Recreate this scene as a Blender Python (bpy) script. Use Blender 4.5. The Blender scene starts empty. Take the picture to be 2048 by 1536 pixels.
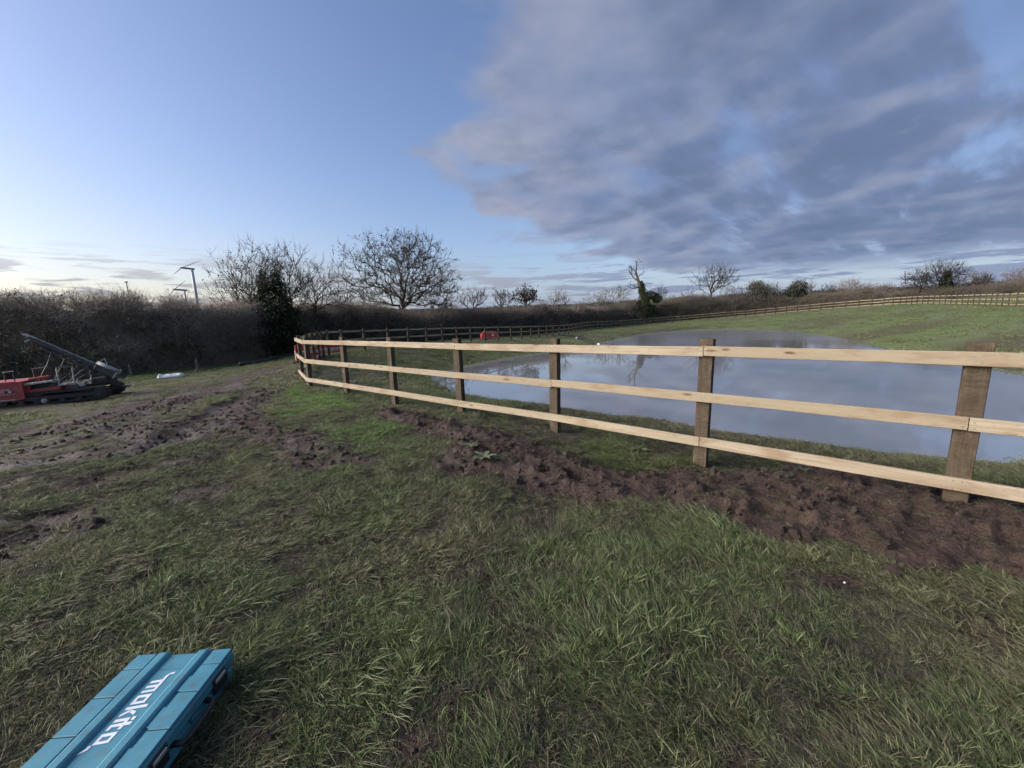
import bpy, math, random
import numpy as np
from mathutils import Vector, Matrix

random.seed(11)
rng = np.random.default_rng(11)
sc = bpy.context.scene
COL = sc.collection

# ------------------------------------------------------------------ camera
cam_data = bpy.data.cameras.new('camera')
cam_data.sensor_width = 36.0
cam_data.lens = 36.0 * 797.0 / 2048.0
cam_data.clip_start = 0.05
cam_data.clip_end = 6000
cam = bpy.data.objects.new('camera', cam_data)
PT, RL = math.radians(9.67), math.radians(2.01)
fwd = Vector((0, math.cos(PT), -math.sin(PT)))
up0 = Vector((0, math.sin(PT), math.cos(PT)))
rt0 = Vector((1, 0, 0))
right = rt0 * math.cos(RL) - up0 * math.sin(RL)
up = rt0 * math.sin(RL) + up0 * math.cos(RL)
cam.matrix_world = Matrix(((right.x, up.x, -fwd.x, 0), (right.y, up.y, -fwd.y, 0),
                           (right.z, up.z, -fwd.z, 1.6), (0, 0, 0, 1)))
COL.objects.link(cam)
sc.camera = cam

# ------------------------------------------------------------------ light
SUN_AZ, SUN_EL = math.radians(-99), math.radians(26)
EXPO = 1.15
SKY_STRENGTH = 0.084
sc.view_settings.view_transform = 'Standard'
sc.view_settings.look = 'None'
sc.view_settings.exposure = EXPO
sc.view_settings.gamma = 1.0
sun_data = bpy.data.lights.new('sun', 'SUN')
sun_data.energy = 2.7
sun_data.angle = math.radians(45)
sun_data.color = (1.0, 0.92, 0.82)
sun = bpy.data.objects.new('sun', sun_data)
sdir = Vector((math.sin(SUN_AZ) * math.cos(SUN_EL), math.cos(SUN_AZ) * math.cos(SUN_EL), math.sin(SUN_EL)))
sun.rotation_euler = sdir.to_track_quat('Z', 'Y').to_euler()
sun.location = (-20, -3, 12)
COL.objects.link(sun)
sc.cycles.use_adaptive_sampling = True
sc.cycles.adaptive_threshold = 0.035
sc.cycles.use_light_tree = False
sc.cycles.max_bounces = 4
sc.cycles.diffuse_bounces = 2
sc.cycles.glossy_bounces = 3
sc.cycles.transmission_bounces = 2
sc.cycles.transparent_max_bounces = 4
sc.cycles.caustics_reflective = False
sc.cycles.caustics_refractive = False

world = bpy.data.worlds.new('World')
sc.world = world
world.use_nodes = True
world.cycles.sampling_method = 'MANUAL'
world.cycles.sample_map_resolution = 512


class NT:
    """tiny node-tree writer"""
    def __init__(self, tree):
        self.t = tree; self.n = tree.nodes; self.l = tree.links
    def new(self, typ, **kw):
        nd = self.n.new(typ)
        for k, v in kw.items():
            setattr(nd, k, v)
        return nd
    def put(self, sock, v):
        if v is None:
            return
        if isinstance(v, bpy.types.NodeSocket):
            self.l.new(v, sock)
        else:
            sock.default_value = v
    def math(self, op, a, b=None, c=None, clamp=False):
        nd = self.new('ShaderNodeMath', operation=op, use_clamp=clamp)
        for i, v in enumerate((a, b, c)):
            self.put(nd.inputs[i], v)
        return nd.outputs[0]
    def vmath(self, op, a, b=None):
        nd = self.new('ShaderNodeVectorMath', operation=op)
        self.put(nd.inputs[0], a); self.put(nd.inputs[1], b)
        return nd.outputs[0]
    def noise(self, vec, scale, detail=3.0, rough=0.5, dist=0.0, out=0):
        nd = self.new('ShaderNodeTexNoise')
        self.put(nd.inputs['Vector'], vec)
        nd.inputs['Scale'].default_value = scale
        nd.inputs['Detail'].default_value = detail
        nd.inputs['Roughness'].default_value = rough
        nd.inputs['Distortion'].default_value = dist
        return nd.outputs[out]
    def voro(self, vec, scale, feature='F1', out='Distance'):
        nd = self.new('ShaderNodeTexVoronoi', feature=feature)
        self.put(nd.inputs['Vector'], vec)
        nd.inputs['Scale'].default_value = scale
        return nd.outputs[out]
    def ss(self, x, a, b):
        nd = self.new('ShaderNodeMapRange', interpolation_type='SMOOTHSTEP')
        self.put(nd.inputs[0], x)
        nd.inputs[1].default_value = a; nd.inputs[2].default_value = b
        return nd.outputs[0]
    def mix(self, f, a, b, mode='MIX'):
        nd = self.new('ShaderNodeMix', data_type='RGBA', blend_type=mode)
        self.put(nd.inputs[0], f)
        for i, v in ((6, a), (7, b)):
            if isinstance(v, (tuple, list)) and len(v) == 3:
                v = (*v, 1)
            self.put(nd.inputs[i], v)
        return nd.outputs[2]
    def xyz(self, x, y, z):
        nd = self.new('ShaderNodeCombineXYZ')
        for i, v in enumerate((x, y, z)):
            self.put(nd.inputs[i], v)
        return nd.outputs[0]
    def sep(self, v):
        nd = self.new('ShaderNodeSeparateXYZ')
        self.put(nd.inputs[0], v)
        return nd.outputs
    def attr(self, name, kind='GEOMETRY', out='Fac'):
        nd = self.new('ShaderNodeAttribute', attribute_name=name, attribute_type=kind)
        return nd.outputs[out]
    def bump(self, h, strength=0.4, dist=0.02, normal=None):
        nd = self.new('ShaderNodeBump')
        nd.inputs['Strength'].default_value = strength
        nd.inputs['Distance'].default_value = dist
        self.put(nd.inputs['Height'], h)
        self.put(nd.inputs['Normal'], normal)
        return nd.outputs[0]


def build_world():
    t = NT(world.node_tree)
    t.n.clear()
    out = t.new('ShaderNodeOutputWorld')
    bg = t.new('ShaderNodeBackground')
    bg.inputs['Strength'].default_value = SKY_STRENGTH
    t.l.new(bg.outputs[0], out.inputs[0])
    K = 1.0 / (SKY_STRENGTH * 2 ** EXPO)
    sky = t.new('ShaderNodeTexSky', sky_type='NISHITA')
    sky.sun_disc = False
    sky.sun_elevation = SUN_EL
    sky.sun_rotation = SUN_AZ
    sky.altitude = 60
    sky.air_density = 1.0
    sky.dust_density = 2.0
    sky.ozone_density = 5.0
    d = t.vmath('NORMALIZE', t.new('ShaderNodeTexCoord').outputs['Generated'])
    X, Y, Z = t.sep(d)
    skyc = t.mix(1.0, sky.outputs[0], (SKY_TINT[0], SKY_TINT[1], SKY_TINT[2]), 'MULTIPLY')
    zc = t.math('MAXIMUM', Z, 0.0)
    # pale haze lying along the horizon, creamy towards the sunset side
    hz_ = t.math('MULTIPLY', t.math('POWER', 2.718, t.math('MULTIPLY', zc, -11.0)), 0.80)
    hcol = t.mix(t.ss(X, -0.85, -0.05), tuple(v * K for v in HAZE_L), tuple(v * K for v in HAZE_R))
    skyc = t.mix(hz_, skyc, hcol)
    zp = t.math('ADD', zc, 0.012)
    px = t.math('DIVIDE', X, zp)
    py = t.math('DIVIDE', Y, zp)
    # --- the large stratocumulus bank: a deck whose ragged edge crosses the sky
    far = t.math('MAXIMUM', t.math('SUBTRACT', py, 2.5), 0.0)
    near = t.math('MAXIMUM', t.math('SUBTRACT', 2.5, py), 0.0)
    a = t.math('ADD', px, 0.42)
    a = t.math('SUBTRACT', a, t.math('MULTIPLY', t.math('MULTIPLY', far, far), 0.085))
    a = t.math('SUBTRACT', a, t.math('MULTIPLY', near, 0.33))
    norm = t.math('ADD', t.math('MULTIPLY', t.math('ABSOLUTE', py), 0.16), 0.22)
    an = t.math('DIVIDE', a, norm)
    # deck coordinates compressed towards the horizon so that masses stay readable
    zq = t.math('ADD', zc, 0.16)
    q = t.xyz(t.math('DIVIDE', X, zq), t.math('DIVIDE', Y, zq), t.math('MULTIPLY', Z, 1.2))
    n1 = t.noise(q, 2.1, 5.0, 0.47, 0.1)
    n1c = t.math('MULTIPLY', t.math('SUBTRACT', n1, 0.5), 3.4)
    cover = t.ss(t.math('ADD', an, n1c), -0.02, 0.62)
    # rents of blue inside the bank, drawn out along the wind
    rot = t.new('ShaderNodeVectorRotate', rotation_type='Z_AXIS')
    t.put(rot.inputs['Vector'], q)
    rot.inputs['Angle'].default_value = math.radians(-38)
    qs = t.vmath('MULTIPLY', rot.outputs[0], (0.75, 2.3, 1.0))
    n2 = t.noise(qs, 1.7, 5.0, 0.52, 0.15)
    inner = t.ss(an, 0.9, 2.8)
    rent = t.math('MULTIPLY', t.ss(n2, 0.50, 0.70), inner)
    cover = t.math('MULTIPLY', cover, t.math('SUBTRACT', 1.0, t.math('MULTIPLY', rent, 0.50)))
    # the deck thins out towards the horizon
    cover = t.math('MULTIPLY', cover, t.ss(Z, 0.045, 0.10))
    # cloud colour: thin sunward edges pale and faintly rosy, thick parts blue grey
    n3 = t.noise(q, 3.1, 4.0, 0.55)
    thick = t.math('ADD', t.math('MULTIPLY', an, 0.30), t.math('MULTIPLY', t.math('SUBTRACT', n3, 0.5), 1.3))
    thick = t.ss(thick, -0.15, 0.75)
    def k(c): return tuple(v * K for v in c)
    ccol = t.mix(thick, k(CLOUD_EDGE), k(CLOUD_DARK))
    ccol = t.mix(t.ss(n2, 0.35, 0.60), ccol, t.mix(0.4, ccol, k(CLOUD_MID)))
    # billows: sides towards the light paler, far sides darker
    n5 = t.noise(q, 2.6, 4.0, 0.46, 0.15)
    n5b = t.noise(t.vmath('ADD', q, (-0.11, -0.05, 0.0)), 2.6, 4.0, 0.46, 0.15)
    rel = t.math('MULTIPLY', t.math('SUBTRACT', n5b, n5), 2.2)
    ccol = t.mix(t.math('MAXIMUM', rel, 0.0, clamp=True), ccol, k(CLOUD_EDGE))
    ccol = t.mix(t.math('MAXIMUM', t.math('MULTIPLY', rel, -1.0), 0.0, clamp=True), ccol, k(CLOUD_DEEP))
    col = t.mix(t.math('MULTIPLY', cover, 0.95), skyc, ccol)
    # --- low streaks of stratus near the horizon
    s = t.vmath('MULTIPLY', d, (6.2, 6.2, 62.0))
    n4 = t.noise(s, 1.35, 5.0, 0.56, 0.35)
    band = t.math('MULTIPLY', t.ss(Z, 0.006, 0.03), t.math('SUBTRACT', 1.0, t.ss(Z, 0.07, 0.165)))
    streak = t.math('MULTIPLY', t.ss(n4, 0.47, 0.58), band)
    rightness = t.ss(X, -0.35, 0.45)
    scol = t.mix(rightness, k(STREAK_L), k(STREAK_R))
    col = t.mix(t.math('MULTIPLY', streak, 0.82), col, scol)
    t.put(bg.inputs['Color'], col)


SKY_TINT = (1.28, 1.09, 1.05)
HAZE_L = (1.10, 0.98, 0.66)
HAZE_R = (0.43, 0.54, 0.76)
CLOUD_EDGE = (0.385, 0.41, 0.525)
CLOUD_MID = (0.235, 0.31, 0.52)
CLOUD_DARK = (0.148, 0.205, 0.348)
CLOUD_DEEP = (0.115, 0.155, 0.27)
STREAK_L = (0.42, 0.42, 0.48)
STREAK_R = (0.23, 0.29, 0.46)
build_world()


# ------------------------------------------------------------------ helpers
def smooth(x, a, b):
    t = np.clip((np.asarray(x, float) - a) / (b - a), 0, 1)
    return t * t * (3 - 2 * t)


def _hash(ix, iy, seed):
    h = (ix.astype(np.int64) * 374761393 + iy.astype(np.int64) * 668265263 + seed * 1442695041) & 0xffffffff
    h = ((h ^ (h >> 13)) * 1274126177) & 0xffffffff
    h = h ^ (h >> 16)
    return (h & 0xffff) / 65535.0


def vnoise(x, y, seed=0):
    x = np.asarray(x, float); y = np.asarray(y, float)
    ix = np.floor(x); iy = np.floor(y)
    fx = x - ix; fy = y - iy
    fx = fx * fx * fx * (fx * (fx * 6 - 15) + 10); fy = fy * fy * fy * (fy * (fy * 6 - 15) + 10)
    a = _hash(ix, iy, seed); b = _hash(ix + 1, iy, seed)
    c = _hash(ix, iy + 1, seed); e = _hash(ix + 1, iy + 1, seed)
    return (a + (b - a) * fx) * (1 - fy) + (c + (e - c) * fx) * fy


def fbm(x, y, octv=4, seed=0, gain=0.5):
    s = 0; amp = 1; tot = 0
    for i in range(octv):
        ca, sa = math.cos(0.6 + i * 1.3), math.sin(0.6 + i * 1.3)
        s = s + amp * vnoise((x * ca - y * sa) * 2 ** i + 17.3 * i, (x * sa + y * ca) * 2 ** i - 9.1 * i, seed + i)
        tot += amp; amp *= gain
    return s / tot


def tag(o, label=None, cat=None, group=None, kind=None):
    if label: o['label'] = label
    if cat: o['category'] = cat
    if group: o['group'] = group
    if kind: o['kind'] = kind
    return o


def empty(name, loc=(0, 0, 0), rz=0.0):
    o = bpy.data.objects.new(name, None)
    o.empty_display_size = 0.2
    o.location = loc; o.rotation_euler = (0, 0, rz)
    COL.objects.link(o)
    return o


def add_obj(name, me, parent=None, link=True):
    o = bpy.data.objects.new(name, me)
    if parent is not None:
        o.parent = parent
    if link:
        COL.objects.link(o)
    return o


class MB:
    """collects geometry, then becomes ONE mesh object"""
    def __init__(self):
        self.v = []; self.f = []; self.n = 0; self.uv = []
    def add(self, verts, faces, uvs=None):
        b = self.n
        self.v.extend(tuple(map(float, p)) for p in verts)
        self.f.extend(tuple(i + b for i in f) for f in faces)
        self.n += len(verts)
        self.uv.extend(uvs if uvs is not None else [(0.0, 0.0)] * len(verts))
    def box(self, c, s, R=None, bev=0.0):
        """box centred at c with full sizes s, optional 3x3 rotation, corners chamfered by bev"""
        hx, hy, hz = s[0] / 2, s[1] / 2, s[2] / 2
        pts, fcs = [], []
        if bev <= 0:
            pts = [(x, y, z) for x in (-hx, hx) for y in (-hy, hy) for z in (-hz, hz)]
            fcs = [(0, 1, 3, 2), (4, 6, 7, 5), (0, 4, 5, 1), (2, 3, 7, 6), (0, 2, 6, 4), (1, 5, 7, 3)]
        else:
            b = min(bev, hx * .9, hy * .9, hz * .9)
            idx = {}
            for sx in (-1, 1):
                for sy in (-1, 1):
                    for sz in (-1, 1):
                        for ax in range(3):
                            p = [sx * (hx - b), sy * (hy - b), sz * (hz - b)]
                            p[ax] = (sx * hx, sy * hy, sz * hz)[ax]
                            idx[(sx, sy, sz, ax)] = len(pts); pts.append(tuple(p))
            for s_ in (-1, 1):
                fcs.append(tuple(idx[(s_, a, c2, 0)] for a, c2 in ((-1, -1), (1, -1), (1, 1), (-1, 1))[::s_]))
                fcs.append(tuple(idx[(a, s_, c2, 1)] for a, c2 in ((-1, -1), (-1, 1), (1, 1), (1, -1))[::s_]))
                fcs.append(tuple(idx[(a, c2, s_, 2)] for a, c2 in ((-1, -1), (1, -1), (1, 1), (-1, 1))[::s_]))
            for a in (-1, 1):
                for c2 in (-1, 1):
                    fcs.append((idx[(-1, a, c2, 1)], idx[(1, a, c2, 1)], idx[(1, a, c2, 2)], idx[(-1, a, c2, 2)]))
                    fcs.append((idx[(a, -1, c2, 0)], idx[(a, 1, c2, 0)], idx[(a, 1, c2, 2)], idx[(a, -1, c2, 2)]))
                    fcs.append((idx[(a, c2, -1, 0)], idx[(a, c2, 1, 0)], idx[(a, c2, 1, 1)], idx[(a, c2, -1, 1)]))
                    for g in (-1, 1):
                        fcs.append((idx[(a, c2, g, 0)], idx[(a, c2, g, 1)], idx[(a, c2, g, 2)]))
        if R is not None:
            pts = [tuple(R @ Vector(p)) for p in pts]
        self.add([(p[0] + c[0], p[1] + c[1], p[2] + c[2]) for p in pts], fcs)
    def bar(self, a, b, w, h, upv=(0, 0, 1), bev=0.0):
        a = Vector(a); b = Vector(b)
        d = (b - a); L = d.length; d.normalize()
        u = Vector(upv); s = d.cross(u)
        if s.length < 1e-4:
            u = Vector((0, 1, 0)); s = d.cross(u)
        s.normalize(); u = s.cross(d)
        R = Matrix((d, s, u)).transposed()
        self.box((a + b) / 2, (L, w, h), R, bev)
    def tube(self, pts, rad, n=8, cap=True):
        pts = [Vector(p) for p in pts]
        if not hasattr(rad, '__len__'): rad = [rad] * len(pts)
        vs, fs = [], []
        prev = None
        for i, p in enumerate(pts):
            d = (pts[min(i + 1, len(pts) - 1)] - pts[max(i - 1, 0)]).normalized()
            if prev is None:
                r = Vector((0, 0, 1)) if abs(d.z) < .9 else Vector((1, 0, 0))
            else:
                r = prev
            s = d.cross(r).normalized(); u = s.cross(d); prev = u
            for k in range(n):
                a = 2 * math.pi * k / n
                vs.append(p + (s * math.cos(a) + u * math.sin(a)) * rad[i])
        for i in range(len(pts) - 1):
            for k in range(n):
                k2 = (k + 1) % n
                fs.append((i * n + k, i * n + k2, (i + 1) * n + k2, (i + 1) * n + k))
        if cap:
            fs.append(tuple(range(n))[::-1])
            fs.append(tuple(range((len(pts) - 1) * n, len(pts) * n)))
        self.add(vs, fs)
    def prism(self, outline, y0, y1):
        """outline in (x,z), extruded along y"""
        n = len(outline)
        vs = [(x, y0, z) for x, z in outline] + [(x, y1, z) for x, z in outline]
        fs = [tuple(range(n)), tuple(range(2 * n - 1, n - 1, -1))]
        fs += [(i, i + n, (i + 1) % n + n, (i + 1) % n) for i in range(n)]
        self.add(vs, fs)
    def mesh(self, name, mat=None, smooth_=False):
        me = bpy.data.meshes.new(name)
        me.from_pydata(self.v, [], self.f)
        if any(u != (0.0, 0.0) for u in self.uv):
            uvl = me.uv_layers.new(name='UVMap')
            li = np.empty(len(me.loops), dtype=np.int32)
            me.loops.foreach_get('vertex_index', li)
            uvl.data.foreach_set('uv', np.array(self.uv, dtype=np.float32)[li].ravel())
        if mat: me.materials.append(mat)
        if smooth_: me.polygons.foreach_set('use_smooth', [True] * len(me.polygons))
        me.update()
        return me
    def build(self, name, mat=None, parent=None, smooth_=False):
        return add_obj(name, self.mesh(name, mat, smooth_), parent)


def np_mesh(name, V, tris=None, quads=None, mat=None, smooth_=False, attrs=None):
    """fast mesh from numpy arrays"""
    me = bpy.data.meshes.new(name)
    V = np.asarray(V, np.float32)
    parts, starts, tot = [], [], 0
    if quads is not None and len(quads):
        q = np.asarray(quads, np.int32); parts.append(q.ravel())
        starts.append(np.arange(len(q)) * 4); tot += q.size
    if tris is not None and len(tris):
        q = np.asarray(tris, np.int32); parts.append(q.ravel())
        starts.append(tot + np.arange(len(q)) * 3); tot += q.size
    me.vertices.add(len(V)); me.vertices.foreach_set('co', V.ravel())
    if parts:
        loops = np.concatenate(parts); st = np.concatenate(starts).astype(np.int32)
        me.loops.add(len(loops)); me.loops.foreach_set('vertex_index', loops)
        me.polygons.add(len(st)); me.polygons.foreach_set('loop_start', st)
        if smooth_: me.polygons.foreach_set('use_smooth', np.ones(len(st), bool))
    if attrs:
        for k_, v_ in attrs.items():
            a = me.attributes.new(k_, 'FLOAT', 'POINT')
            a.data.foreach_set('value', np.asarray(v_, np.float32))
    if mat: me.materials.append(mat)
    me.update(calc_edges=True); me.validate()
    return me


def mat_new(name):
    m = bpy.data.materials.new(name)
    m.use_nodes = True
    t = NT(m.node_tree)
    bs = t.n['Principled BSDF']
    return m, t, bs


def mat_simple(name, col, rough=0.6, var=0.18, scale=9.0, metal=0.0, bump=0.0, bscale=60.0, dirt=None, dirt_amt=0.45):
    """flat-coloured real surface with mottling, optional dirt and grain"""
    m, t, bs = mat_new(name)
    co = t.new('ShaderNodeTexCoord').outputs['Object']
    n = t.noise(co, scale, 5, 0.6)
    f = t.ss(n, 0.3, 0.7)
    c = t.mix(f, tuple(v * (1 - var) for v in col), tuple(min(1, v * (1 + var)) for v in col))
    if dirt:
        nd = t.noise(co, scale * 0.45, 6, 0.68)
        c = t.mix(t.math('MULTIPLY', t.ss(nd, 0.46, 0.66), dirt_amt), c, dirt)
    t.put(bs.inputs['Base Color'], c)
    bs.inputs['Roughness'].default_value = rough
    bs.inputs['Metallic'].default_value = metal
    if bump > 0:
        t.put(bs.inputs['Normal'], t.bump(t.noise(co, bscale, 4, 0.6), bump, 0.004))
    return m


# ------------------------------------------------------------------ terrain
# posts of the near stretch of fence (x, y)
NEAR_POSTS = [(6.03, 0.42), (4.69, 1.62), (3.34, 2.83), (1.97, 4.02), (0.575, 5.31), (-0.856, 6.50), (-2.296, 7.65),
              (-3.696, 8.80), (-5.09, 9.945), (-6.08, 11.52)]
FAR_PATH = [(-6.08, 11.52, .05), (-6.99, 14, .03), (-8.29, 17.5, .0), (-9.15, 20.3, -.03), (-8.95, 22.6, -.07),
            (-7.65, 25, -.14), (-5.4, 29, -.25), (-3.5, 32.5, -.34), (-1.6, 35, -.47), (1.34, 39, -.62), (6.5, 48, -.86),
            (12.33, 62, -1.0), (18, 70, -1.05), (23.8, 76, -1.05), (31.1, 80, -.87), (40, 80.5, -.45), (48.6, 80, -.05),
            (56, 77.5, .5), (63, 72.5, 1.02), (64.2, 68, 1.2), (62, 62, 1.22), (56.6, 52, 1.07), (50.5, 43, .94), (45, 36, .85),
            (39, 27.5, .8), (36, 22, .75)]
SHORE = [(-3.6, 17.9), (-4.15, 20.0), (-2.6, 24.7), (-.76, 27.3), (3.1, 31.7), (7.2, 36.4), (11.8, 44.2), (17.6, 52.4),
         (25.7, 57.4), (31.2, 57), (33.4, 49.6), (30.6, 39.5), (27.4, 32.2), (23.4, 24.2), (21, 18.9), (19.9, 15.2), (18.5, 10),
         (14.5, 6.8), (11, 6.3), (8.85, 6.55), (7.4, 6.8), (6.35, 7.2), (5.3, 7.55), (4.05, 8.35), (2.8, 9.65), (1.45, 10.6),
         (.34, 11.2), (-1.1, 12.9), (-2.4, 15.3)]
WATER_Z = -1.25
CTRL = [(x, y, 0.0) for x, y in NEAR_POSTS] + FAR_PATH[1:] + [(x, y, WATER_Z) for x, y in SHORE]
CTRL += [(4.2, 3.9, -.1), (2.9, 5.05, -.1), (1.5, 6.3, -.1), (.1, 7.5, -.1), (-1.3, 8.7, -.1), (-2.7, 9.9, -.12), (-4.0, 11.4, -.12)]
CTRL += [(10, 14, -2.4), (15, 22, -2.4), (20, 35, -2.4), (25, 47, -2.3), (5, 18, -2.2), (3, 25, -2.1), (12, 9.5, -1.9), (0, 20, -1.9)]
CTRL += [(0, 0, 0), (0, 1.5, 0), (0, 3, 0), (3, .5, 0), (-1.5, 1, 0), (-1.5, 3, 0.01), (-3, 2, -.02), (-3.5, 5, .02), (2, 1.5, 0), (2, 2.8, 0.02),
         (-2, 6, .04), (-4.2, 7.6, .03), (-6.2, 10, .02), (6, -2, 0), (-3, -3, -.05), (-5, 3.5, -.06), (-6.6, 5.8, -.10), (-7.4, 8.6, -.12), (-7.6, 11.5, -.10), (-8.6, 15, -.1),
         (-8, 5, -.24), (-9, 8.5, -.32), (-9.6, 12, -.32), (-10.5, 16.5, -.3), (-11.6, 20.5, -.32), (-11.5, 8.5, -.5),
         (-15, 11.7, -.58), (-13, 12.8, -.56), (-17.5, 13.5, -.62), (-19.5, 20, -.65), (-25, 19, -.7), (-16.3, 20.6, -.62), (-17, 26, -.6),
         (-13.5, 24, -.5), (-15.5, 30, -.6), (-13, 36, -.7), (-9.5, 33, -.6), (-9, 42, -.85), (-2, 50, -1.0), (6, 60, -1.1), (15, 73, -1.15),
         (24, 84, -1.1), (40, 91, -.6), (55, 92, .1), (70, 86, 1.0), (82, 80, 1.6), (78, 62, 2.2), (70, 48, 2.0), (95, 75, 2.5), (62, 34, 1.5),
         (-12, -8, -.4), (-30, -10, -.9), (-40, 15, -1.0), (-30, 40, -.9), (-20, 60, -1.1), (0, 90, -1.3), (40, 120, -.4), (90, 115, 2.0), (130, 70, 3.2),
         (110, 20, 2.6), (60, -10, 1.0), (15, -25, .0), (30, 5, .4), (20, 0, .1), (-60, 80, -1.2), (-60, -50, -1.0), (60, -60, .4), (-10, 140, -1.2)]
CTRL = np.array(CTRL)


def _tps_fit(C, lam=0.4):
    P = C[:, :2] / 10.0; n = len(P)
    r2 = ((P[:, None] - P[None]) ** 2).sum(-1)
    Kk = np.where(r2 > 0, 0.5 * r2 * np.log(r2 + 1e-12), 0) + lam * 0.002 * np.eye(n)
    T = np.hstack([np.ones((n, 1)), P])
    A = np.vstack([np.hstack([Kk, T]), np.hstack([T.T, np.zeros((3, 3))])])
    return P, np.linalg.solve(A, np.concatenate([C[:, 2], np.zeros(3)]))


_P, _W = _tps_fit(CTRL)


def tps(x, y):
    x = np.asarray(x, float).ravel(); y = np.asarray(y, float).ravel()
    # hold the field constant outside the surveyed disc
    dx, dy = x - 20, y - 35
    r = np.hypot(dx, dy) + 1e-9
    k_ = np.minimum(1, 112 / r)
    xs, ys = (20 + dx * k_) / 10, (35 + dy * k_) / 10
    out = np.empty_like(xs)
    for i in range(0, len(xs), 20000):
        a, b = xs[i:i + 20000], ys[i:i + 20000]
        r2 = (a[:, None] - _P[None, :, 0]) ** 2 + (b[:, None] - _P[None, :, 1]) ** 2
        out[i:i + 20000] = (0.5 * r2 * np.log(r2 + 1e-12)) @ _W[:-3] + _W[-3] + _W[-2] * a + _W[-1] * b
    return out


def sdf_poly(x, y, poly):
    """signed distance, negative inside"""
    P = np.array(poly, float); Q = np.roll(P, -1, 0)
    d2 = np.full(x.shape, 1e9); ins = np.zeros(x.shape, bool)
    for (ax, ay), (bx, by) in zip(P, Q):
        ex, ey = bx - ax, by - ay
        t = np.clip(((x - ax) * ex + (y - ay) * ey) / (ex * ex + ey * ey + 1e-12), 0, 1)
        d2 = np.minimum(d2, (x - ax - t * ex) ** 2 + (y - ay - t * ey) ** 2)
        c = ((ay > y) != (by > y)) & (x < (bx - ax) * (y - ay) / (by - ay + 1e-12) + ax)
        ins ^= c
    d = np.sqrt(d2)
    return np.where(ins, -d, d)


RIDGE = [(6.6, 1.2), (4.36, 3.19), (3.93, 3.39), (3.66, 3.78), (3.06, 4.06), (2.41, 4.05), (2.0, 3.87), (1.4, 3.93), (1.07, 4.03),
         (.59, 4.47), (.08, 5.01), (-.48, 5.55), (-1.17, 6.2), (-2.0, 6.9), (-2.63, 7.03), (-2.08, 6.02), (-1.32, 5.4), (-.82, 4.91),
         (-.94, 4.22), (-.65, 3.72), (-.15, 3.57), (.31, 3.37), (.64, 3.24), (.97, 3.17), (1.25, 3.02), (1.56, 2.84), (1.84, 2.67),
         (1.96, 2.44), (2.11, 2.29), (2.15, 2.07), (2.48, 2.06), (2.83, 2.0), (4.2, 1.0), (5.6, -.1)]
PATCH = [(-7.4, 11.0), (-6.7, 11.0), (-5.33, 9.0), (-4.82, 7.44), (-4.09, 6.6), (-3.34, 5.9), (-2.69, 5.33), (-2.08, 4.85), (-1.61, 4.21),
         (-1.8, 4.02), (-2.27, 4.2), (-2.71, 4.39), (-3.89, 5.47), (-4.55, 5.79), (-5.1, 5.8), (-6.0, 6.7), (-6.3, 7.7), (-6.4, 8.6)]
RUTS = [(-11.89, 9.02), (-10.56, 9.08), (-10.93, 10.85), (-10.74, 12.18), (-10.08, 13.88), (-10.03, 17.22), (-9.89, 18.63), (-8.19, 14.49), (-7.78, 11.72), (-6.93, 9.28), (-6.54, 7.78), (-5.98, 6.64), (-4.74, 6.02), (-3.69, 5.37), (-4.0, 5.12), (-5.16, 5.68), (-6.13, 5.91), (-8.01, 6.82), (-9.21, 6.91)]
RUTS2 = [(-12.2, 12.0), (-9.5, 14.5), (-10.1, 19), (-11.4, 23), (-12.2, 23), (-10.9, 18.5), (-11.4, 15.5), (-13.5, 12.8)]
FORE = [(-1.35, 2.02, .22), (-.95, 1.9, .2), (-3.6, 3.0, .45), (-2.5, 2.35, .3), (.95, 2.55, .16), (-1.9, 3.1, .25), (.2, 3.15, .25), (2.3, 1.7, .28),
        (-4.6, 4.3, .5), (-6.0, 4.2, .5), (-.35, 1.25, .18), (.75, 1.1, .14), (-.6, 2.75, .2), (1.5, 1.65, .14), (-2.2, 1.5, .22), (.35, 2.0, .12), (-1.0, 1.35, .2), (-3.0, 3.6, .4), (-.3, 2.3, .22), (1.25, 1.3, .16), (.1, 1.55, .15), (-1.6, 2.5, .25), (1.9, 2.1, .18)]


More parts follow.
